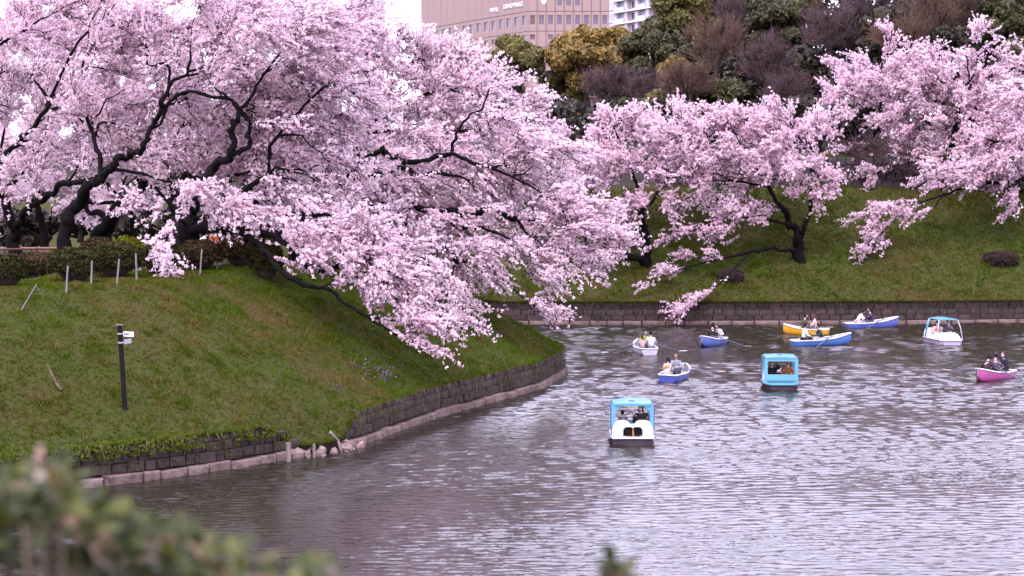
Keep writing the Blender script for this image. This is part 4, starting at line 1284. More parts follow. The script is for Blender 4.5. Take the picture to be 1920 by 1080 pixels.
for F_, nb, ww in ((FA, 15, 1.62), (FBc, 9, .94)):
    bw = F_.L / nb
    top_p = box_mesh("panel", bw - .09, .3, 6.0, M_panel)
    frieze = holed_mesh("panel", bw - .09, 3.3, ww, 1.62, -.02 + .26, .3, M_panel)
    frieze.name = "panel"
    low_h = holed_mesh("panel", bw - .09, 2.6, ww * .95, .92, .32, .3, M_panel)
    low_s = box_mesh("panel", bw - .09, .3, 2.6, M_panel)
    base_p = box_mesh("panel", bw - .09, .3, 4.2, M_panel)
    top_h = holed_mesh("panel", bw - .09, 6.0, ww, 2.2, -1.05, .3, M_panel)
    pane_m, pane_l, pane_t = box_mesh("pane", ww, .04, 1.62, M_pane), box_mesh("pane", ww * .95, .04, .92, M_pane), box_mesh("pane", ww, .04, 2.2, M_pane)
    fr_m = holed_mesh("window", ww + .02, 1.64, ww - .12, 1.50, 0, .1, M_wframe)
    fr_l = holed_mesh("window", ww * .95 + .02, .94, ww * .95 - .1, .82, 0, .1, M_wframe)
    fr_t = holed_mesh("window", ww + .02, 2.22, ww - .12, 2.08, 0, .1, M_wframe)
    def win(fr, pn, a, z):
        w = F_.place("window", fr, None, hotel, a, -.18, z, hotel_base)
        o = link("pane", pn, None, w)
        o.location = (0, .02, 0)
    for k in range(nb):
        a = (k + .5) * bw
        isB = F_ is FBc
        tw = isB and k in (3, 4, 5)
        F_.place("panel", top_h if tw else top_p, None, hotel, a, -.15, 40.72, hotel_base)
        if tw:
            win(fr_t, pane_t, a, 39.67)
        F_.place("panel", frieze, None, hotel, a, -.15, 35.98, hotel_base)
        win(fr_m, pane_m, a, 36.22 - .02)
        hl = (not isB) or k in (0, 2, 3)
        F_.place("panel", low_h if hl else low_s, None, hotel, a, -.15, 32.95, hotel_base)
        if hl:
            win(fr_l, pane_l, a, 33.27)
        F_.place("panel", base_p, None, hotel, a, -.15, 29.45, hotel_base)
        F_.place("panel", base_p, None, hotel, a, -.15, 25.15, hotel_base)
par = MB()
for F_ in (FA, FBc):
    c = F_.at(F_.L / 2, -.1, top + .1)
    par.box((c[0] - 2.75, c[1] - 330, c[2]), (F_.L, .7, .45), F_.rz)
par.build("parapet", M_slab, hotel)
for txt, a0, size, z in (("HOTEL", FA.L * (1 - .326), 1.05, 38.55), ("GRAND PALACE", FA.L * (1 - .207), 1.05, 38.75)):
    cu = bpy.data.curves.new("lettering", 'FONT')
    cu.body = txt
    cu.size = size
    cu.extrude = .05
    cu.offset = .012
    tmp = link("lettering", cu)
    me = bpy.data.meshes.new_from_object(tmp.evaluated_get(bpy.context.evaluated_depsgraph_get()))
    bpy.data.objects.remove(tmp)
    me.materials.clear()
    o = link("lettering", me, M_white, hotel)
    q = FA.at(a0, .06, z)
    o.location = (q[0] - 2.75, q[1] - 330, q[2])
    o.rotation_euler = (math.pi / 2, 0, FA.rz)
em = MB()
th = np.linspace(0, 2 * np.pi, 28, endpoint=False)
c = FBc.at((1019 - 990) / 150 * FBc.L, .05, 39.45)
em.grid(np.stack([np.stack([c[0] - 2.75 + .47 * s * np.cos(th), np.full(28, c[1] - 330 + dy), c[2] + .68 * s * np.sin(th)], -1) for s, dy in ((0.01, -.08), (.9, -.08), (1, 0), (1, .08))]), close=True)
em.build("emblem", M_white, hotel)

# white apartment block, right of the hotel
ab = (26.7, 500, 0)
apt = empty("apartment_building", ab)
tag(apt, "white apartment block with balconies right of the beige hotel", "building")
Fp = Face((26.7, 500), (48, 455))
c5 = [Fp.at(0, -.6, 0), Fp.at(Fp.L, -.6, 0), (75, 490, 0), (45, 530, 0)]
V = [(x - ab[0], y - ab[1], -8) for x, y, _ in c5] + [(x - ab[0], y - ab[1], 55.2) for x, y, _ in c5]
MB().add(V, [(3, 2, 1, 0), (4, 5, 6, 7)] + [(k, (k + 1) % 4, 4 + (k + 1) % 4, 4 + k) for k in range(4)]).build("wall", M_apt, apt)
slab = box_mesh("balcony_slab", Fp.L, 1.6, .38, M_slab)
pier = box_mesh("pier", 1.3, 1.3, 2.6, M_apt)
rail = box_mesh("balcony_rail", 4.4, .06, 1.0, M_glassblue)
fr = holed_mesh("window", 3.4, 2.0, 3.1, 1.75, 0, .12, M_slab)
pn_d, pn_l = box_mesh("pane", 3.2, .05, 1.85, M_pane), box_mesh("pane", 3.2, .05, 1.85, M_glassblue)
for fl in range(5):
    z = 54.6 - 2.95 * fl
    Fp.place("balcony_slab", slab, None, apt, Fp.L / 2, .2, z, ab)
    for k in range(5):
        a = 1.0 + k * 5.6
        Fp.place("pier", pier, None, apt, a, -.1, z - 1.49, ab)
        w = Fp.place("window", fr, None, apt, a + 2.9, -.52, z - 1.4, ab)
        link("pane", pn_d if k % 2 == 1 else pn_l, None, w)
        if k % 2 == 0:
            Fp.place("balcony_rail", rail, None, apt, a + 2.9, .85, z - 2.25, ab)
rf = MB()
c0, c1 = Fp.at(-.2, .3, 0), Fp.at(Fp.L, .3, 0)
V = [(c0[0] - ab[0], c0[1] - ab[1], 55.6), (c1[0] - ab[0], c1[1] - ab[1], 55.6), (60 - ab[0], 505 - ab[1], 60.5), (33 - ab[0], 525 - ab[1], 60.5)]
rf.add(V + [(x, y, z - .5) for x, y, z in V], [(0, 1, 2, 3), (7, 6, 5, 4), (0, 4, 5, 1), (1, 5, 6, 2), (2, 6, 7, 3), (3, 7, 4, 0)])
rf.build("roof", M_greyroof, apt)
def slab_tower(name, label, base, w, dpt, h, nf, nc, wallm, panem):
    t = empty(name, base)
    tag(t, label, "building")
    MB().box((0, 0, h / 2), (w, dpt, h)).build("wall", wallm, t)
    fh, cw = 3.4, w / nc
    pn = box_mesh("pane", cw * .72, .1, fh * .62, panem)
    for i in range(nf):
        MB().box((0, -dpt / 2 - .1, h - 1.0 - i * fh), (w + .1, .3, .35)).build("floor_band", M_slab, t)
        for k in range(nc):
            o = link("pane", pn, None, t)
            o.location = (-w / 2 + (k + .5) * cw, -dpt / 2 - .03, h - 1.2 - (i + .55) * fh)
    return t
slab_tower("glass_office_building", "narrow strip of blue glazed office building between hotel and apartments", (25.6, 540, 0), 5.2, 14, 70, 10, 4, M_apt, M_glassblue)
slab_tower("pale_tower", "pale lavender tower rising behind the left cherries", (-46.7, 640, 0), 8.0, 16, 90, 11, 4, M_towerpale, M_glassblue)
slab_tower("distant_tower", "pale bluish tower peeking above the hotel roof line", (-14.5, 700, 0), 14, 16, 92, 9, 6, M_towerpale, M_glassblue)

# ================================================================== PEOPLE
M_skin = mat("skin", (0.52, 0.34, 0.28), 0.55, 0.06, 8)
M_eye = mat("eye_dark", (0.02, 0.015, 0.015), 0.3, 0.1, 9)
M_lip = mat("lips", (0.36, 0.16, 0.15), 0.5, 0.1, 9)
M_mask = mat("white_face_mask", (0.82, 0.78, 0.84), 0.8, 0.04, 9)
def cloth(c):
    return mat("cloth_%d_%d_%d" % tuple(int(x * 100) for x in c), c, 0.85, 0.18, 7, 0.25)
def hairm(c):
    return mat("hair_%d_%d_%d" % tuple(int(x * 100) for x in c), c, 0.86, 0.3, 30, stretch=(1, 1, .2))
def skin_mesh(name, V, E, Rr, sub=1):
    me = bpy.data.meshes.new(name)
    me.from_pydata([tuple(v) for v in V], E, [])
    o = bpy.data.objects.new(name, me)
    COL.objects.link(o)
    md = o.modifiers.new("skin", 'SKIN')
    md.use_smooth_shade = True
    sv = me.skin_vertices[0].data if len(me.skin_vertices) else None
    if sv is None:
        bm = bmesh.new(); bm.from_mesh(me)
        bm.verts.layers.skin.verify()
        bm.to_mesh(me); bm.free()
        sv = me.skin_vertices[0].data
    for i, r in enumerate(Rr):
        sv[i].radius = (r, r) if not hasattr(r, '__len__') else r
        sv[i].use_root = (i == 0)
    sb = o.modifiers.new("sub", 'SUBSURF')
    sb.levels = sub
    dg = bpy.context.evaluated_depsgraph_get()
    res = bpy.data.meshes.new_from_object(o.evaluated_get(dg))
    bpy.data.objects.remove(o)
    bpy.data.meshes.remove(me)
    res.name = name
    return res
def ik(S, H, a, b, pole):
    v = H - S
    d = np.linalg.norm(v)
    mx = (a + b) * .985
    if d > mx:
        H = S + v / d * mx
        v = H - S; d = mx
    x = (a * a - b * b + d * d) / (2 * d)
    h = math.sqrt(max(a * a - x * x, .0004))
    n = unit(v)
    pl = np.array(pole, float)
    pl = unit(pl - n * (pl @ n))
    return S + n * x + pl * h, H
def head_mesh():
    """Head with brow, nose, chin and ears, about the origin, face towards +x."""
    nu, nv = 20, 14
    P = []
    for j in range(nv + 1):
        ph = -math.pi / 2 + math.pi * j / nv
        row = []
        for i in range(nu):
            th = 2 * math.pi * i / nu
            x, y, z = math.cos(ph) * math.cos(th), math.cos(ph) * math.sin(th), math.sin(ph)
            X, Y, Z = x * .095, y * .074, z * .118
            if z < 0:
                k = 1 - .32 * (-z) ** 1.4
                X, Y = X * k + .012 * (-z), Y * k
            if x > .3:
                X += .024 * math.exp(-((y / .17) ** 2)) * math.exp(-(((z + .16) / .17) ** 2))      # nose
                X -= .010 * math.exp(-(((abs(y) - .36) / .16) ** 2)) * math.exp(-(((z - .06) / .13) ** 2))  # eye sockets
                X += .006 * math.exp(-(((z + .5) / .1) ** 2)) * math.exp(-((y / .3) ** 2))          # mouth
            row.append((X, Y, Z))
        P.append(row)
    b = MB().grid(np.array(P), close=True)
    for s in (-1, 1):
        b.ellipsoid((-.005, s * .076, -.005), (.02, .010, .032), 8, 5)
    return b
_head = head_mesh()
def person(label, loc, rz, top, bottom, hair=(.02, .015, .014), lean=.15, hands=None, head=(0, 0), scale=1.0, longhair=False, mask=False, cap=None, vest=None, stand=False, group=None, bag=None):
    root = empty("person", loc, rz)
    root.scale = (scale * 1.06,) * 3
    tag(root, label, "person", group or "people out on the boats")
    hz = .10 if not stand else .92
    pel = np.array([0, 0, hz])
    ca, sa = math.cos(lean), math.sin(lean)
    def up(h, y=0, x=0):
        return pel + np.array([sa * h + ca * x, y, ca * h - sa * x])
    belly, chest, neckb, neckt = up(.2), up(.40), up(.52), up(.59)
    sh = [up(.47, s * .175) for s in (1, -1)]
    hp = [pel + (0.02, s * .09, -.01) for s in (1, -1)]
    if stand:
        kn = [pel + (.03, s * .10, -.43) for s in (1, -1)]
        an = [pel + (0 + .05 * s, s * .10, -.84) for s in (1, -1)]
    else:
        kn = [pel + (.42, s * .13, .06) for s in (1, -1)]
        an = [pel + (.55, s * .12, -.30) for s in (1, -1)]
    if hands is None:
        hands = [(.36, .14, .16), (.36, -.14, .16)]
    el, wr = [], []
    for s, S, H in zip((1, -1), sh, hands):
        Hp = pel + np.array(H)
        e, h = ik(S, Hp, .27, .25, (-.15, s * .6, -.8))
        el.append(e); wr.append(h)
    # body
    V = [pel, belly, chest, neckb, neckt, up(.66)]
    Rr = [.115, .11, .12, .06, .048, .05]
    E = [(0, 1), (1, 2), (2, 3), (3, 4), (4, 5)]
    for k in (0, 1):
        o = len(V)
        V += [sh[k], el[k], wr[k]]; Rr += [.058, .042, .028]
        E += [(2, o), (o, o + 1), (o + 1, o + 2)]
        d = unit(wr[k] - el[k])
        sd_ = unit(np.cross(d, (0, 0, 1)) + 1e-6)
        palm = wr[k] + d * .07
        p0 = len(V)
        V += [palm]; Rr += [(.036, .018)]
        E += [(o + 2, p0)]
        for fi, (off, ln) in enumerate(((-.030, .062), (-.011, .075), (.010, .078), (.030, .070))):
            a = len(V)
            b0 = palm + sd_ * off + d * .028
            V += [b0, b0 + d * ln * .55 + (0, 0, -.012), b0 + d * ln * .8 + (0, 0, -.035)]
            Rr += [.0105, .0095, .008]
            E += [(p0, a), (a, a + 1), (a + 1, a + 2)]
        a = len(V)
        ths = -sd_ if k == 0 else sd_
        V += [palm - d * .03 + ths * .035, palm + ths * .055 + d * .015 + (0, 0, -.01)]
        Rr += [.012, .009]
        E += [(p0, a), (a, a + 1)]
    for k in (0, 1):
        o = len(V)
        V += [hp[k], kn[k], an[k], an[k] + (.13, 0, -.045)]
        Rr += [.085, .055, .036, .03]
        E += [(0, o), (o, o + 1), (o + 1, o + 2), (o + 2, o + 3)]
    bm_me = skin_mesh("body", V, E, Rr)
    hc = up(.745, 0, .025)
    Mh = Matrix.Translation(hc) @ Matrix.Rotation(head[0], 4, 'Z') @ Matrix.Rotation(lean * .5 + head[1], 4, 'Y')
    hm = bpy.data.meshes.new("head")
    hm.from_pydata([Mh @ Vector(v) for v in _head.v], [], _head.f)
    bm = bmesh.new()
    bm.from_mesh(bm_me); bm.from_mesh(hm)
    bm.to_mesh(bm_me); bm.free()
    bpy.data.meshes.remove(hm)
    bm_me.polygons.foreach_set("use_smooth", [True] * len(bm_me.polygons))
    link("body", bm_me, M_skin, root)
    def on_head(b, name, m):
        o = b.build(name, m, root, smooth=True)
        o.matrix_local = Mh
        return o
    if not mask:
        on_head(MB().ellipsoid((.088, 0, -.062), (.010, .022, .007), 8, 5), "mouth", M_lip)
    for s in (-1, 1):
        on_head(MB().ellipsoid((.079, s * .028, .008), (.010, .013, .008), 8, 5), "eye", M_eye)
    if mask:
        on_head(MB().ellipsoid((.035, 0, -.052), (.076, .066, .054), 14, 9), "face_mask", M_mask)
    # hair: a cap that leaves the face free
    P = []
    for j in range(9):
        row = []
        for i in range(18):
            th = 2 * math.pi * i / 18
            front = max(0, math.cos(th))
            low = (-.55 if not longhair else -.9) + (1.05 if not longhair else 1.4) * front ** .6
            ph = math.pi / 2 + (low * math.pi / 2 - math.pi / 2) * j / 8
            k = 1.0 + .04 * math.sin(5 * th + j)
            row.append((math.cos(ph) * math.cos(th) * .108 * k - .008, math.cos(ph) * math.sin(th) * .09 * k, math.sin(ph) * .132 + .004))
        P.append(row)
    if longhair:
        last = np.array(P[-1])
        for dz, kx in ((-.06, 1.25), (-.16, 1.4), (-.26, 1.2)):
            q = last.copy()
            back = q[:, 0] < .03
            q[:, 2] = np.where(back, -.08 + dz, q[:, 2])
            q[:, 0] = np.where(back, np.clip(q[:, 0] * kx - .03, -.13, .03), q[:, 0])
            q[:, 1] = np.where(back, np.sign(q[:, 1]) * np.clip(np.abs(q[:, 1]) * 1.4 + .01, 0, .095), q[:, 1])
            P.append(q.tolist())
    on_head(MB().grid(np.array(P), close=True), "hair", hairm(hair))
    if cap:
        cp = MB().ellipsoid((0, 0, .035), (.118, .1, .105), 16, 7, .02, 1.0)
        cp.box((.13, 0, .04), (.09, .13, .012))
        on_head(cp, "cap", cloth(cap))
    # clothing
    V = [pel + (0, 0, -.02), belly, chest, neckb]
    Rr = [(.165, .13), (.165, .125), (.18, .125), .075]
    E = [(0, 1), (1, 2), (2, 3)]
    for k in (0, 1):
        o = len(V)
        V += [sh[k], el[k], wr[k] - unit(wr[k] - el[k]) * .02]; Rr += [.078, .06, .045]
        E += [(2, o), (o, o + 1), (o + 1, o + 2)]
    link("jacket", skin_mesh("jacket", V, E, Rr), cloth(top), root)
    V, Rr, E = [pel + (0, 0, -.01)], [.14], []
    for k in (0, 1):
        o = len(V)
        V += [hp[k], kn[k], an[k] + (0, 0, .03)]; Rr += [.1, .072, .052]
        E += [(0, o), (o, o + 1), (o + 1, o + 2)]
    link("trousers", skin_mesh("trousers", V, E, Rr), cloth(bottom), root)
    for k in (0, 1):
        MB().ellipsoid(tuple(an[k] + (.07, 0, -.05)), (.135, .05, .045), 10, 6).build("shoe", cloth((.05, .045, .05)), root, smooth=True)
    if vest:
        V = [belly, chest, up(.47)]
        link("life_vest", skin_mesh("life_vest", V, [(0, 1), (1, 2)], [(.185, .145), (.2, .15), (.15, .12)]), cloth(vest), root)
    return root

# ================================================================== ROWING BOATS
M_rim = mat("white_gunwale", (0.80, 0.76, 0.80), 0.4, 0.06, 5)
M_inner = mat("boat_inside", (0.42, 0.40, 0.42), 0.6, 0.15, 3)
M_thwart = mat("thwart_grey", (0.50, 0.47, 0.48), 0.6, 0.12, 4)
M_oar = mat("oar_shaft", (0.10, 0.12, 0.17), 0.5, 0.2, 5)
M_oarb = mat("oar_blade_wood", (0.55, 0.38, 0.28), 0.6, 0.15, 6)
M_oarw = mat("oar_blade_white", (0.80, 0.76, 0.78), 0.5, 0.08, 6)
def rowboat(label, loc, yaw, colour, oars, blade=None, pitch=.02, L=3.15, B=1.22):
    root = empty("rowing_boat", loc, rot=(0, -pitch, yaw))
    tag(root, label, "rowing boat", "rowing boats on the water")
    M_h = mat("hull_%d_%d_%d" % tuple(int(c * 100) for c in colour), colour, 0.35, 0.12, 1.5, coat=.2)
    xs_ = np.linspace(-L / 2, L / 2, 17)
    t = (xs_ + L / 2) / L
    hb = B / 2 * np.interp(t, [0, .15, .4, .6, .8, .92, 1], [.70, .86, 1, .95, .68, .38, .07])
    zs = np.interp(t, [0, .4, .7, 1], [.37, .34, .40, .58])
    zk = np.interp(t, [0, .1, .75, .93, 1], [-.02, -.12, -.12, -.03, .16])
    def section(i, off, floor=None):
        a = np.linspace(-1, 1, 13)
        w = max(hb[i] - off, .015)
        y = np.sign(a) * np.abs(np.sin(a * np.pi / 2)) ** .72 * w
        z = zk[i] + off + (zs[i] - zk[i] - off) * np.abs(a) ** 2.6
        if floor is not None:
            z = np.maximum(z, floor)
        return np.stack([np.full(13, xs_[i]), y, z], -1)
    outer = np.stack([section(i, 0) for i in range(17)])
    hull = MB().grid(outer)
    hull.add(outer[0], [tuple(range(13))])
    hull.build("hull", M_h, root, smooth='auto')
    inner = np.stack([section(i, .045, .03) for i in range(17)])
    inner[0, :, 0] += .05
    ins = MB().grid(inner)
    ins.add(inner[0], [tuple(range(13))])
    ins.build("inside", M_inner, root, smooth='auto')
    for s in (0, -1):
        e = outer[:, s].copy()
        e[:, 1] *= .985
        MB().tube(e + (0, 0, .005), .036, 6).build("gunwale", M_rim, root, smooth=True)
    MB().tube([outer[0, 0] + (0, 0, .005), outer[0, -1] + (0, 0, .005)], .036, 6).build("transom_rim", M_rim, root, smooth=True)
    for x, w in ((-1.1, .9), (-.1, 1.08), (.85, .66)):
        MB().box((x, 0, .20), (.26, w * B / 1.22, .035)).build("thwart", M_thwart, root, bevel=.008)
    for side, ang, tip in oars:
        lk = np.array([.18, side * B * .49, .42])
        d = np.array([math.cos(ang), side * math.sin(ang), 0])
        tipz = tip
        o1 = lk + d * 1.35 + (0, 0, tipz - .42)
        o0 = lk - d * .55 + (0, 0, .12)
        shf = MB().tube([o0, lk + (0, 0, .03), o1], [.026, .028, .024], 7).build("oar", M_oar, root, smooth=True)
        n = np.cross(d, (0, 0, 1))
        bw = MB()
        q = [(0, .025), (.08, .065), (.3, .085), (.42, .07), (.45, .0)]
        up_ = np.array([o1 + d * a + n * b for a, b in q])
        dn = np.array([o1 + d * a - n * b for a, b in q])
        h_ = np.array([0, 0, .008])
        bw.grid(np.stack([up_ + h_, dn + h_, dn - h_, up_ - h_, up_ + h_]))
        bw.build("blade", blade or M_oarb, shf)
        MB().tube([lk + (0, 0, -.08), lk + (0, 0, .06)], .015, 6).build("oarlock", M_oar, root)
    return root
BLUE, BLUE2 = (.085, .12, .40), (.06, .15, .42)
def seat(loc, yaw, x, y=0.0, z=.25):
    c, s = math.cos(yaw), math.sin(yaw)
    return (loc[0] + x * c - y * s, loc[1] + x * s + y * c, loc[2] + z)
PI = math.pi
oarhands = [(.42, .16, .26), (.42, -.16, .26)]
# white boat seen from the stern
l, yw = G(1208, 661), R(97)
rowboat("small white rowing boat seen from the stern, furthest left on the water", l, yw, (.55, .50, .58), [(1, R(95), .04), (-1, R(93), .06)], M_oarw)
person("person in yellow-green jacket rowing the small white boat", seat(l, yw, -.05), yw + PI, (.42, .42, .08), (.1, .1, .13), hands=oarhands, lean=.25)
person("person in pale blue-white hooded top at the stern of the white boat", seat(l, yw, -1.0, -.18), yw, (.60, .64, .74), (.15, .15, .2), lean=.2)
person("child in pink top at the left of the white boat's stern", seat(l, yw, -.95, .28), yw, (.66, .36, .38), (.2, .15, .2), scale=.72)
# dark blue boat with child in orange vest
l, yw = G(1268, 711), R(68)
rowboat("blue rowing boat carrying an orange life vest, seen from its stern quarter", l, yw, (.06, .09, .36), [(-1, R(55), .3)], pitch=.03, L=2.9)
person("child in white top and orange life vest in the near blue boat", seat(l, yw, -.95, .15), yw, (.78, .66, .66), (.5, .45, .5), scale=.85, vest=(.80, .28, .10), longhair=True)
person("person in grey jacket with orange collar rowing the near blue boat", seat(l, yw, -.1, -.05), yw + PI, (.28, .28, .36), (.06, .06, .09), hands=oarhands, hair=(.10, .06, .05), vest=None)
# blue boat, bow left
l, yw = G(1334, 647), R(-116)
rowboat("blue rowing boat with its high bow towards the left, middle of the water", l, yw, BLUE, [(1, R(100), .02)], pitch=.03)
person("long haired person in dark clothes, blue boat with bow to the left", seat(l, yw, -.05, 0), yw + PI, (.035, .025, .03), (.03, .03, .04), longhair=True)
person("person in white shirt bending over the oars, boat with bow to the left", seat(l, yw, -1.0, .1), yw, (.82, .80, .82), (.3, .3, .35), lean=.5, hands=oarhands)
# yellow boat
l, yw = G(1511, 627), R(166)
rowboat("bright yellow rowing boat between the two long blue ones", l, yw, (.72, .36, .02), [(-1, R(165), .42)], L=2.75)
person("person in dark olive clothes on the left of the yellow boat", seat(l, yw, .15), yw + PI, (.09, .075, .05), (.05, .05, .05), hands=oarhands)
person("person with long brown hair and pale pink top in the yellow boat", seat(l, yw, -.6), yw, (.62, .45, .45), (.2, .15, .18), hair=(.09, .04, .035), longhair=True)
# long blue boat in front of the yellow one
l, yw = G(1541, 647), R(9)
rowboat("long blue rowing boat overlapping the yellow one, bow to the right", l, yw, BLUE2, [(-1, R(140), .0)], pitch=.055, L=3.5)
person("person in white shirt at the stern of the boat overlapping the yellow one", seat(l, yw, -1.1), yw, (.84, .82, .85), (.02, .02, .025))
person("person in dark teal jacket rowing the boat in front of the yellow one", seat(l, yw, .0), yw + PI, (.02, .06, .08), (.5, .48, .52), hands=oarhands, lean=.3)
# long blue boat by the wall
l, yw = G(1636, 614), R(11)
rowboat("blue rowing boat closest to the far wall, bow to the right", l, yw, BLUE, [(-1, R(150), .02)], pitch=.05, L=3.5)
person("person in white shirt leaning forward in the boat closest to the far wall", seat(l, yw, -1.05), yw, (.84, .80, .82), (.5, .46, .48), lean=.55, hands=oarhands)
person("person in dark violet shirt rowing the boat closest to the far wall", seat(l, yw, -.1), yw + PI, (.07, .05, .085), (.1, .1, .14), hands=[(.5, .14, .34), (.5, -.14, .34)])
# magenta boat
l, yw = G(1862, 711), R(-134)
rowboat("magenta rowing boat with three dark-clad people at the right edge", l, yw, (.42, .08, .26), [(1, R(75), .12), (-1, R(70), .34)], L=2.9)
person("person in black coat with white collar, left in the magenta boat", seat(l, yw, .55, -.1), yw + PI, (.045, .03, .04), (.02, .02, .025), lean=.45)
person("person in slate blue cap and dark jacket in the middle of the magenta boat", seat(l, yw, -.1, 0), yw + PI, (.10, .09, .14), (.03, .03, .035), cap=(.06, .05, .10), hands=oarhands)
person("person with brown hair and face mask on the right of the magenta boat", seat(l, yw, -.95, .05), yw, (.03, .025, .045), (.03, .03, .04), hair=(.10, .045, .04), longhair=True, mask=True)

# ================================================================== PEDAL BOATS
M_cyan = mat("cyan_fibreglass", (0.12, 0.37, 0.51), 0.35, 0.10, 1.2, coat=.3)
M_pwhite = mat("white_fibreglass", (0.82, 0.80, 0.82), 0.35, 0.05, 1.5, coat=.2)
M_shaded_hull = mat("shaded_hull", (0.06, 0.045, 0.06), 0.86, 0.25, 2)  # shade on the hull bottoms put into the colour as dark purple-grey
M_lav = mat("lavender_hull", (0.50, 0.44, 0.56), 0.45, 0.12, 2)
M_black = mat("dark_cavity", (0.02, 0.018, 0.02), 0.7, 0.3, 3)
M_brass = mat("orange_rudder_bar", (0.55, 0.25, 0.06), 0.5, 0.1, 4)
M_trim = mat("dark_blue_trim", (0.06, 0.08, 0.2), 0.4, 0.1, 3)
def rrect(y, z0, z1, r, n=7):
    """Open arch from bottom left over the top to bottom right, corner radius r."""
    pts = [(-y, z0)]
    for k in range(n):
        a = math.pi - k / (n - 1) * math.pi / 2
        pts.append((-y + r + r * math.cos(a), z1 - r + r * math.sin(a)))
    for k in range(n):
        a = math.pi / 2 - k / (n - 1) * math.pi / 2
        pts.append((y - r + r * math.cos(a), z1 - r + r * math.sin(a)))
    pts.append((y, z0))
    return np.array(pts)
def ring_solid(o, i, x0, x1, closed=False, lean=0.0):
    """Solid between two matched outlines in the y-z plane, from x0 to x1."""
    def at(c, x):
        return np.column_stack([x + lean * (c[:, 1] - .3), c])
    rows = np.stack([at(o, x0), at(o, x1), at(i, x1), at(i, x0), at(o, x0)], 0)
    b = MB().grid(rows, close=closed)
    if not closed:
        for k in (0, -1):
            b.add(rows[:4, k], [(0, 1, 2, 3)])
    return b
def pedal_boat(label, loc, yaw, style, hullm):
    root = empty("pedal_boat", loc, yaw)
    tag(root, label, "pedal boat", "pedal boats on the water")
    # hull: two floats under a deck
    sec = []
    for x, w, zt in ((-1.2, .72, .22), (-1.0, .74, .24), (.7, .74, .24), (1.0, .68, .26), (1.2, .5, .28)):
        sec.append([(x, -w, zt), (x, -w * .97, .0), (x, -w * .8, -.2), (x, w * .8, -.2), (x, w * .97, .0), (x, w, zt)])
    hb_ = MB().grid(np.array(sec, float))
    hb_.add(sec[0], [tuple(range(6))]).add(sec[-1], [tuple(range(6))])
    hb_.build("hull", hullm, root, smooth='auto')
    dk = []
    for x, w in ((-1.26, .74), (-1.0, .785), (.7, .785), (1.05, .72), (1.27, .52)):
        dk.append([(x, -w, .245), (x, -w, .31), (x, w, .31), (x, w, .245), (x, -w, .245)])
    MB().grid(np.array(dk)).add(dk[0][:4], [(0, 1, 2, 3)]).add(dk[-1][:4], [(0, 1, 2, 3)]).build("deck", M_pwhite if style != "cyan_front" else M_cyan, root, bevel=.012, smooth=True)
    for s in (1, -1):
        MB().tube([(-1.2, s * .79, .278), (.7, s * .79, .278), (1.05, s * .725, .278)], .022, 6).build("rub_rail", M_trim, root, smooth=True)
    # rear cowl with two humps and paddle-wheel opening
    ys = np.linspace(-.73, .73, 33)
    a = np.abs(ys)
    top = .34 + .50 * np.clip(1 - ((a - .38) / .37) ** 4, 0, 1) ** .6
    top = np.maximum(top, np.where(a < .4, .70, 0))
    o_ = np.column_stack([ys, top])
    yi = np.linspace(-.35, .35, 33)
    it = .66 - .10 * np.clip((np.abs(yi) - .22) / .13, 0, 1) ** 2 - .03 * np.clip(1 - np.abs(yi) / .08, 0, 1)
    i_ = np.column_stack([yi, it])
    o_ = np.vstack([[-.73, .312], o_, [.73, .312]])
    i_ = np.vstack([[-.35, .312], i_, [.35, .312]])
    ring_solid(o_, i_, -1.12, -.52).build("seat_cowl", M_pwhite, root, smooth='auto')
    MB().box((-.60, 0, .47), (.05, .69, .30)).build("wheel_well", M_black, root)
    wheel = MB()
    for k in range(6):
        an = k * math.pi / 6
        wheel.box((-.85, 0, .33), (.5, .5, .02)) if k == 0 else wheel.tube([(-.85 - .24 * math.cos(an), -.25, .33 - .24 * math.sin(an)), (-.85 + .24 * math.cos(an), .25, .33 + .24 * math.sin(an))], .015, 5)
    wheel.build("paddle_wheel", M_black, root)
    MB().tube([(-1.13, 0, .31), (-1.13, 0, .62)], .018, 6).tube([(-1.13, -.05, .33), (-1.13, .0, .58)], .012, 6).build("rudder_bar", M_brass, root)
    for s in (1, -1):
        MB().box((-.28, s * .36, .36), (.5, .56, .08)).build("seat", M_pwhite, root, bevel=.03, smooth=True)
    # roof and frames
    outer = rrect(.755, .31, 1.47, .12)
    if style != "white":
        ring_solid(outer, rrect(.63, .31, 1.37, .34), -.82, -.70).build("rear_frame", M_cyan, root, smooth='auto')
        # front frame closed below the window
        q = rrect(.755, .33, 1.45, .12)
        n = len(q)
        bot = np.column_stack([np.linspace(.755, -.755, 8)[1:-1], np.full(6, .33)])
        oc = np.vstack([q, bot])
        w = rrect(.61, .68, 1.27, .05)
        bi = np.column_stack([np.linspace(.61, -.61, 8)[1:-1], np.full(6, .68)])
        ic = np.vstack([w, bi])
        ring_solid(oc, ic, .72, .80, closed=True, lean=-.06).build("front_frame", M_cyan, root, smooth='auto')
        MB().box((.83, 0, .47), (.07, 1.3, .16)).build("bumper_panel", M_cyan, root, bevel=.03, smooth=True)
        for s in (1, -1):
            MB().tube([(-.76, s * .77, .32), (-.76, s * .78, 1.40), (.72, s * .77, 1.41)], .014, 6).build("side_trim", M_trim, root)
        rx0, rx1, rw = -.86, .76, .70
    else:
        for x, xt in ((.95, .62), (-.85, -.70)):
            for s in (1, -1):
                m_ = M_lav if x > 0 else M_cyan
                MB().tube([(x, s * .74, .31), ((x + xt) / 2, s * .68, .95), (xt, s * .56, 1.40)], [.03, .03, .035] if x > 0 else [.05, .06, .07], 7).build("post", m_, root, smooth=True)
        hd = []
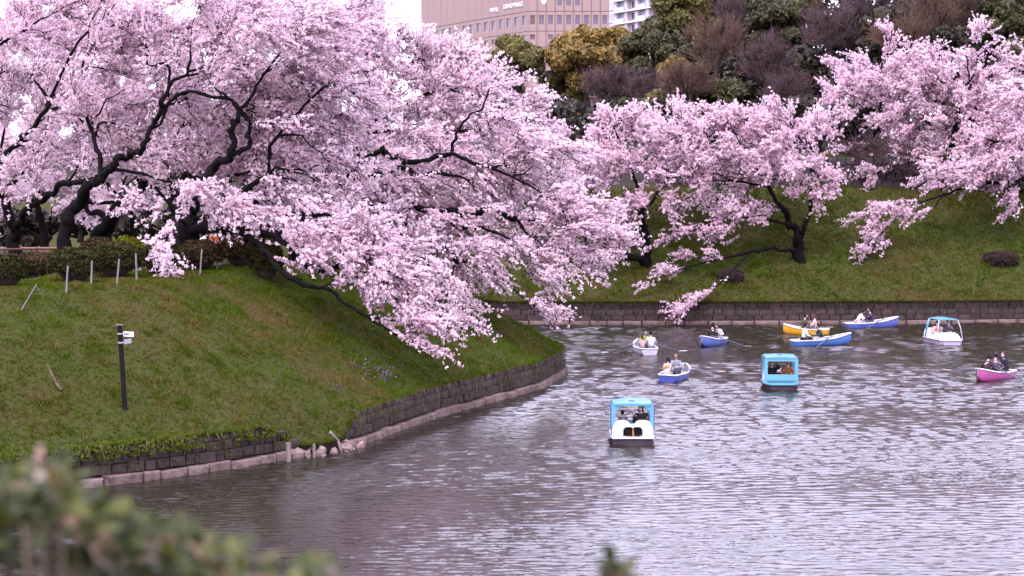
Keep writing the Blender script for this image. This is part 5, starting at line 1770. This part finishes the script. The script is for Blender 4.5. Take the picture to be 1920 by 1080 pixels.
        for x, w, z in ((.0, .60, .64), (.35, .60, .66), (.75, .58, .60), (1.08, .50, .42), (1.16, .46, .32)):
            hd.append([(x, -w - .1, .312), (x, -w, z - .05), (x, -w + .08, z), (x, w - .08, z), (x, w, z - .05), (x, w + .1, .312)])
        MB().grid(np.array(hd)).add(hd[-1], [tuple(range(6))]).build("bow_hood", M_pwhite, root, smooth='auto')
        rx0, rx1, rw = -.80, .70, .56
    rf_ = []
    for x, k in ((rx0, .9), (rx0 + .12, 1), (rx1 - .12, 1), (rx1, .92)):
        rf_.append([(x, y * rw * k, 1.44 + .05 * (1 - y * y) * k) for y in np.linspace(-1, 1, 9)] + [(x, y * rw * k, 1.395) for y in np.linspace(1, -1, 9)] )
    MB().grid(np.array(rf_), close=True).add(rf_[0], [tuple(range(18))]).add(rf_[-1], [tuple(range(18))]).build("roof", M_cyan, root, smooth='auto')
    MB().box((-.3, 0, 1.50), (.16, .2, .035)).build("roof_vent", M_trim if style != "white" else M_cyan, root, bevel=.01)
    return root
l, yw = G(1184, 827), R(89)
pedal_boat("cyan roofed pedal boat nearest the camera, seen from its white stern", l, yw, "cyan", M_shaded_hull)
person("person with dark hood and white face mask, right seat of the nearest pedal boat", seat(l, yw, -.3, -.32, .39), yw, (.03, .022, .032), (.03, .03, .04), longhair=True, mask=True, head=(R(165), .1), lean=.08)
person("small child with black hair in the left seat of the nearest pedal boat", seat(l, yw, -.3, .34, .46), yw, (.1, .09, .12), (.05, .05, .06), scale=.68)
l, yw = G(1462, 727), R(-93)
pedal_boat("cyan pedal boat with a closed cyan front panel, facing the camera", l, yw, "cyan_front", M_shaded_hull)
person("person in black raising an arm in the cyan pedal boat facing the camera", seat(l, yw, -.05, -.36, .28), yw, (.02, .014, .025), (.03, .03, .03), longhair=True, mask=True, hands=[(.24, .12, .68), (.30, -.20, .15)])
person("person in brown orange jacket in the cyan pedal boat facing the camera", seat(l, yw, -.05, .34, .29), yw, (.30, .13, .05), (.12, .08, .07), hair=(.12, .05, .03))
l, yw = G(1769, 644), R(-79)
pedal_boat("white hooded pedal boat with thin roof posts at the right of the water", l, yw, "white", M_lav)
person("person in cap and bright orange life vest in the white pedal boat", seat(l, yw, -.25, -.34, .38), yw, (.65, .42, .45), (.2, .2, .25), cap=(.08, .07, .13), vest=(.85, .16, .03), mask=True, scale=.9)
person("dark haired person on the right seat of the white pedal boat", seat(l, yw, -.25, .34, .38), yw, (.12, .1, .13), (.06, .06, .08), hands=[(.3, .1, .38), (.3, -.1, .2)])

# ================================================================== THINGS ON THE LEFT BANK
M_post = mat("black_brown_post", (0.012, 0.009, 0.010), 0.86, 0.3, 6)
M_signw = mat("white_sign_plate", (0.72, 0.68, 0.74), 0.45, 0.05, 6)
M_signg = mat("grey_sign_plate", (0.45, 0.42, 0.46), 0.5, 0.06, 6)
b = onL(235, 769)
sp = empty("sign_post", b)
tag(sp, "dark slightly leaning sign post with two small white plates on the bank", "sign post")
ppm = FPX / b[1]
H = 158 / ppm
dx = -9 / ppm
pole = [(0, 0, -.3), (dx * .5, 0, H * .5), (dx, 0, H)]
MB().tube(pole, [.085, .082, .08], 12).build("pole", M_post, sp, smooth='auto')
MB().tube([(dx, 0, H), (dx, 0, H + .03)], [.125, .12], 14).build("cap", mat("post_cap", (.12, .10, .11), .5, .2, 6), sp)
for zz, w, h, rz, nm, mm in ((H - .27, .36, .17, R(-12), "plate", M_signw), (H - .56, .30, .15, R(48), "plate", M_signg)):
    pl = MB().box((.12 + w / 2, 0, 0), (w, .02, h)).build(nm, mm, sp, bevel=.004)
    pl.location = (dx * (zz / H), -.02, zz)
    pl.rotation_euler = (0, R(-4) if rz > 0 else R(2), rz)
    MB().tube([(0, 0, -.02), (0, 0, .02)], .092, 12).build("clamp", M_signg, sp).location = (dx * (zz / H), 0, zz)
    if mm is M_signw:
        sm_ = MB().box((.12 + w * .36, -.012, .0), (w * .34, .004, .05)).box((.12 + w * .12, -.012, 0), (w * .06, .004, .1)).build("print", mat("sign_print", (.08, .06, .12), .5, .2, 9), pl)
M_stk = mat("grey_white_stake", (0.24, 0.20, 0.205), 0.85, 0.22, 20, 0.3, stretch=(1, 1, .1))
stk = [((124, 551), (128, 499), "whitish stake furthest left in the row along the bank top"), ((171, 535), (173, 489), "whitish stake in front of the dark round bush, second from left"), ((219, 533), (224, 486), "whitish stake leaning right, third from left on the bank top"), ((257, 528), (255, 475), "whitish stake left of the hanging blossom, fourth in the row"), ((339, 514), (343, 473), "whitish stake right of the hanging blossom"), ((375, 515), (379, 467), "whitish stake in front of the brown bush, second from right"), ((407, 506), (409, 466), "shortest whitish stake, furthest right in the row")]
for (u0, v0), (u1, v1), lab in stk:
    b = onL(u0, v0)
    ppm = FPX / b[1]
    h, dx = (v0 - v1) / ppm, (u1 - u0) / ppm
    o = MB().tube([(-.02, 0, -.25), (dx * .5, 0, h * .5), (dx, 0, h)], [.034, .036, .033], 8).build("stake", M_stk, None, smooth='auto')
    o.location = b
    tag(o, lab, "stake", "stakes along the top of the bank")
b = onL(38, 581)
o = MB().tube([(0, 0, -.1), (.4, .1, .62), (.55, .14, .85)], [.025, .022, .018], 6).build("slanting_stick", M_stk, None)
o.location = b
tag(o, "thin grey stick slanting out of the grass below the left bush", "stick")
b = onL(112, 735)
dead = MB().tube(catmull([(0.05, -.02, .04), (-.12, .05, .25), (-.25, .1, .5), (-.45, .2, .85)], 4), np.array([.06, .05, .062, .04, .05, .035, .045, .03, .036, .025, .028, .018, .012]), 7)
dead.tube([(-.12, .05, .25), (.02, .0, .35)], [.03, .015], 5)
o = dead.build("fallen_branch", mat("dead_wood", (0.17, 0.11, 0.075), 0.9, .6, 9, .8), None, smooth=True)
o.location = b
tag(o, "short dead branch lying on the left bank", "branch")
# clipped bushes
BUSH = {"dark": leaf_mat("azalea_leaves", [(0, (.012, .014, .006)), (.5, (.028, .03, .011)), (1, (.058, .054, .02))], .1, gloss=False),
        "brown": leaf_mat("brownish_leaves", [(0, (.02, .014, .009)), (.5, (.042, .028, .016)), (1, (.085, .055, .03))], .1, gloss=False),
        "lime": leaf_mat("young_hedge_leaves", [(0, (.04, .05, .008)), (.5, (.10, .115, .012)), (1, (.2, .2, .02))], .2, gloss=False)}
M_bstem = mat("bush_stems", (.05, .035, .03), .9, .3, 5)
def bush(label, u, v, ru, rv, kind, n=3600, D=None, cat="bush"):
    """Clipped round bush, base at pixel row v + rv."""
    if D is None:
        b = onL(u, v + rv)
        D = b[1] + 1.6
    b = on_ground(u, D, zL)
    rx = ru * D / FPX
    zt = A(u, v - rv, D)[2] - b[2]
    zt = max(zt, .5)
    root = empty("clipped_bush", b)
    tag(root, label, cat, "clipped bushes along the bank top")
    q = unit(rng.normal(size=(n, 3)))
    q[:, 2] = np.abs(q[:, 2]) * 1.0 - .25 * rng.random(n)
    lump = 1 + .16 * (fbm(q[:, 0] * 2 + u, q[:, 1] * 2 + q[:, 2] * 2, 1.6, 41) - .5) * 2
    sup = (np.abs(q) ** 2.6).sum(1) ** (-1 / 2.6)
    rad = (sup * lump * (1 - .28 * rng.random(n) ** 2))[:, None]
    P = q * rad * np.array([rx, rx * .8, zt * .62]) + (0, 0, zt * .42)
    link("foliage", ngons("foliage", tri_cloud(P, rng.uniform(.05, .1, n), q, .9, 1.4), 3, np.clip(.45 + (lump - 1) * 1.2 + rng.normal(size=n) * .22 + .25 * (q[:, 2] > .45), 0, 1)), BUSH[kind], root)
    ins = MB().ellipsoid((0, 0, zt * .42), (rx * .72, rx * .56, zt * .42), 12, 8)
    for k in range(7):
        a = random.uniform(0, 6.28)
        ins.tube([(.1 * math.cos(a), .1 * math.sin(a), -.1), (rx * .5 * math.cos(a), rx * .4 * math.sin(a), zt * .5)], [.03, .015], 5)
    ins.build("stems", M_bstem, root, smooth=True)
    return root
bush("dark round bush cut off by the left edge of the picture", 12, 512, 40, 32, "dark")
bush("low brownish hedge between the left edge bush and the big round one", 72, 502, 48, 26, "brown", D=76)
bush("big dark round bush behind the second stake", 140, 500, 46, 34, "dark", 4800)
bush("dark round bush behind the third stake", 216, 492, 44, 34, "dark", 4800)
bush("brownish bush between and behind the two round ones", 185, 466, 36, 18, "brown", D=80)
bush("yellow-green young hedge behind the dark bushes", 238, 462, 30, 16, "lime", D=81)
bush("dark bush in the shade of the hanging blossom", 300, 488, 40, 30, "dark", D=78)
bush("brown-topped bush behind the stakes right of the hanging blossom", 375, 482, 42, 30, "brown", 4500)
bush("brown twiggy bush at the right end of the row", 450, 472, 38, 32, "brown", 4200)
bush("dark low bush under the drooping bough", 500, 478, 30, 24, "dark", D=80)
# rail fence on the plateau
M_rail = mat("brown_fence_rail", (0.13, 0.075, 0.05), 0.85, 0.3, 5, .3)
fence = empty("rail_fence", (0, 0, 0))
tag(fence, "low brown wooden rail fence along the path at the left", "fence")
fp = [on_ground(u, D, zL) for u, D in ((-40, 86), (8, 87), (68, 88), (130, 89.5), (190, 91), (260, 93))]
for p in fp:
    MB().tube([(p[0], p[1], p[2] - .2), (p[0], p[1], p[2] + .72)], .06, 8).build("post", M_rail, fence, smooth='auto')
for a, c in zip(fp[:-1], fp[1:]):
    for hz_ in (.66, .34):
        MB().tube([(a[0], a[1] - .07, a[2] + hz_), (c[0], c[1] - .07, c[2] + hz_)], .045, 7).build("rail", M_rail, fence, smooth='auto')
# reddish wall panel on the far side of the path
hw = empty("brick_red_wall", on_ground(75, 104, zL))
tag(hw, "low brick-red wall across the path between the left trunks", "wall")
MB().box((0, 0, .42), (4.2, .22, .95)).build("wall_body", mat("brick_red_render", (.30, .12, .10), .9, .15, 2.5), hw, bevel=.02)
MB().box((0, 0, .93), (4.4, .32, .07)).build("coping", mat("coping_stone", (.36, .22, .19), .9, .12, 3), hw, bevel=.01)
# people sitting on the far side of the bushes
q = on_ground(368, 85, zL)
person("person in white jacket bending over behind the brown-topped bush", (q[0], q[1], q[2] + .02), R(10), (.80, .78, .80), (.1, .1, .12), lean=.8, group="people on the path behind the bushes", head=(0, .3), stand=True, hands=[(.6, .12, .15), (.6, -.12, .15)])
q = on_ground(412, 85, zL)
person("person in orange-brown jacket stooping behind the brown-topped bush", (q[0], q[1], q[2] + .02), R(170), (.42, .13, .04), (.12, .06, .04), lean=.75, group="people on the path behind the bushes", stand=True, hands=[(.5, .12, .1), (.5, -.12, .1)], hair=(.12, .05, .03))
# stumps / root clumps on the far slope
M_stump = mat("rotten_stump", (0.02, 0.012, 0.010), .95, .5, 4, .8)
for (u, v, w, h, lab) in ((1370, 516, 26, 22, "dark rotten stump on the far slope below the low limb"), (1876, 484, 34, 24, "dark clump of roots on the far slope at the right edge")):
    b = onF(u, v + h / 2)
    s = b[1] / FPX
    bm = bmesh.new()
    bmesh.ops.create_icosphere(bm, subdivisions=3, radius=1)
    for vv in bm.verts:
        c = vv.co
        k = 1 + .5 * (fbm(c.x * 2 + u, c.y * 2 + c.z * 2.3, 1.5, 51) - .5)
        vv.co = (c.x * w * s * k, c.y * .5 * k, c.z * h * .7 * s * k)
    me = bpy.data.meshes.new("stump")
    bm.to_mesh(me); bm.free()
    root = empty("tree_stump", b + (0, -.1, h * s * .4))
    tag(root, lab, "stump")
    link("stump_wood", me, M_stump, root)
    n = 260
    q = unit(rng.normal(size=(n, 3))) * np.array([w * s, .5, h * .7 * s])
    dr = unit(q + rng.normal(size=(n, 3)) * .5 + (0, 0, -.3))
    L_ = rng.uniform(.15, .5, n)[:, None]
    V, F = tubes(np.stack([q * .8, q * .8 + dr * L_ * .5, q * .8 + dr * L_ + (0, 0, -.08)], 1), np.tile([.014, .01, .005], (n, 1)), 3)
    link("dead_twigs", ngons("dead_twigs", V, F), mat("dead_twig_brown", (.10, .065, .045), .9, .5, 5), root)

# ================================================================== FOREGROUND SHRUB (out of focus)
M_shrub = leaf_mat("shrub_leaves", [(0.0, (.03, .042, .012)), (.35, (.075, .10, .018)), (.66, (.13, .14, .022)), (.78, (.18, .11, .055)), (.9, (.26, .165, .115)), (1.0, (.42, .34, .30))], .3, .6)
def leaf_shape():
    me = bpy.data.meshes.new("leaf")
    V = [(0, 0, 0), (.3, .2, .03), (.65, .22, .05), (1, 0, .0), (.65, -.22, .05), (.3, -.2, .03), (.3, 0, -.02), (.65, 0, -.01)]
    me.from_pydata(V, [], [(0, 6, 1), (1, 6, 7, 2), (2, 7, 3), (0, 5, 6), (5, 4, 7, 6), (4, 3, 7)])
    return me
def shrub(label, samples, npart, base_u):
    """samples: (u, v, distance) of leaves; the stems rise from the near bank."""
    b = np.array([A(base_u, 900, 3.2)[0], 3.2, 7.85])
    root = empty("garden_shrub", b)
    tag(root, label, "shrub")
    protos = []
    for t in np.linspace(0.02, .98, 12):
        me = leaf_shape()
        at = me.attributes.new("tint", 'FLOAT', 'FACE')
        at.data.foreach_set("value", np.full(len(me.polygons), t, dtype=np.float32))
        me.materials.append(M_shrub)
        protos.append(me)
    pts = np.array([A(u, v, D) for u, v, D in samples])
    wts = np.array([1.5, 1.6, 1.6, 1.4, 1.2, 1.1, .9, .6, .6, .6, .5, .35])
    rest_v, rest_f, rest_t = [], [], []
    for i, p in enumerate(pts):
        k = int(rng.choice(12, p=wts / wts.sum()))
        rot = Matrix.Rotation(random.uniform(0, 6.28), 4, 'Z') @ Matrix.Rotation(random.uniform(-1.1, .4), 4, 'Y') @ Matrix.Rotation(random.uniform(-.7, .7), 4, 'X')
        sc = random.uniform(.032, .055)
        if i < npart:
            o = bpy.data.objects.new("leaf", protos[k])
            COL.objects.link(o)
            o.parent = root
            o.matrix_local = Matrix.Translation(Vector(p - b)) @ rot @ Matrix.Scale(sc, 4)
        else:
            off = len(rest_v)
            for v in protos[k].vertices:
                rest_v.append(tuple(Vector(p - b) + rot @ (v.co * sc)))
            for pl in protos[k].polygons:
                rest_f.append([off + j for j in pl.vertices])
                rest_t.append(k / 11)
    if rest_v:
        me = bpy.data.meshes.new("foliage")
        me.from_pydata(rest_v, [], rest_f)
        at = me.attributes.new("tint", 'FLOAT', 'FACE')
        at.data.foreach_set("value", np.array(rest_t, dtype=np.float32))
        o = link("foliage", me, M_shrub, root)
        o["kind"] = "stuff"
    st = MB()
    for i in range(0, len(pts), max(1, len(pts) // 60)):
        e = pts[i] - b
        s0 = np.array([e[0] * .35, e[1] * .35, -.15])
        st.tube(catmull([s0, s0 * .4 + e * .6 + (0, 0, -.05), e], 3), np.linspace(.012, .003, 7), 5)
    st.build("stems", mat("shrub_stem", (.10, .065, .045), .8, .3, 9), root, smooth=True)
    return root
prof_u, prof_v = [-80, 0, 60, 100, 140, 180, 230, 300, 340, 400, 450, 520, 620, 680], [905, 900, 885, 868, 905, 945, 965, 985, 1000, 1020, 1035, 1055, 1066, 1090]
S = []
for i in range(1500):
    u = random.uniform(-90, 640)
    top = np.interp(u, prof_u, prof_v)
    v = top + abs(random.gauss(0, 1)) * 85 + random.uniform(-6, 10)
    if v > 1180 or (u > 430 and random.random() < .55):
        continue
    S.append((u, v, random.uniform(2.9, 3.6)))
for i in range(700):
    u = random.uniform(-90, 520)
    v = np.interp(u, prof_u, prof_v) + random.uniform(45, 190)
    if v < 1170:
        S.append((u, v, random.uniform(3.1, 3.7)))
for (u, v) in ((95, 868), (105, 880), (118, 862), (150, 905), (92, 900)):
    S.insert(0, (u, v, 3.1))
shrub("out-of-focus shrub with green and pinkish leaves in the bottom left corner", S, 260, 250)
shrub("blurred single shoot poking up at the bottom edge", [(1155 + random.gauss(0, 5 + i * .4), 1052 + i * 2.2, 3.2 + random.uniform(-.03, .03)) for i in range(34)], 34, 1155)
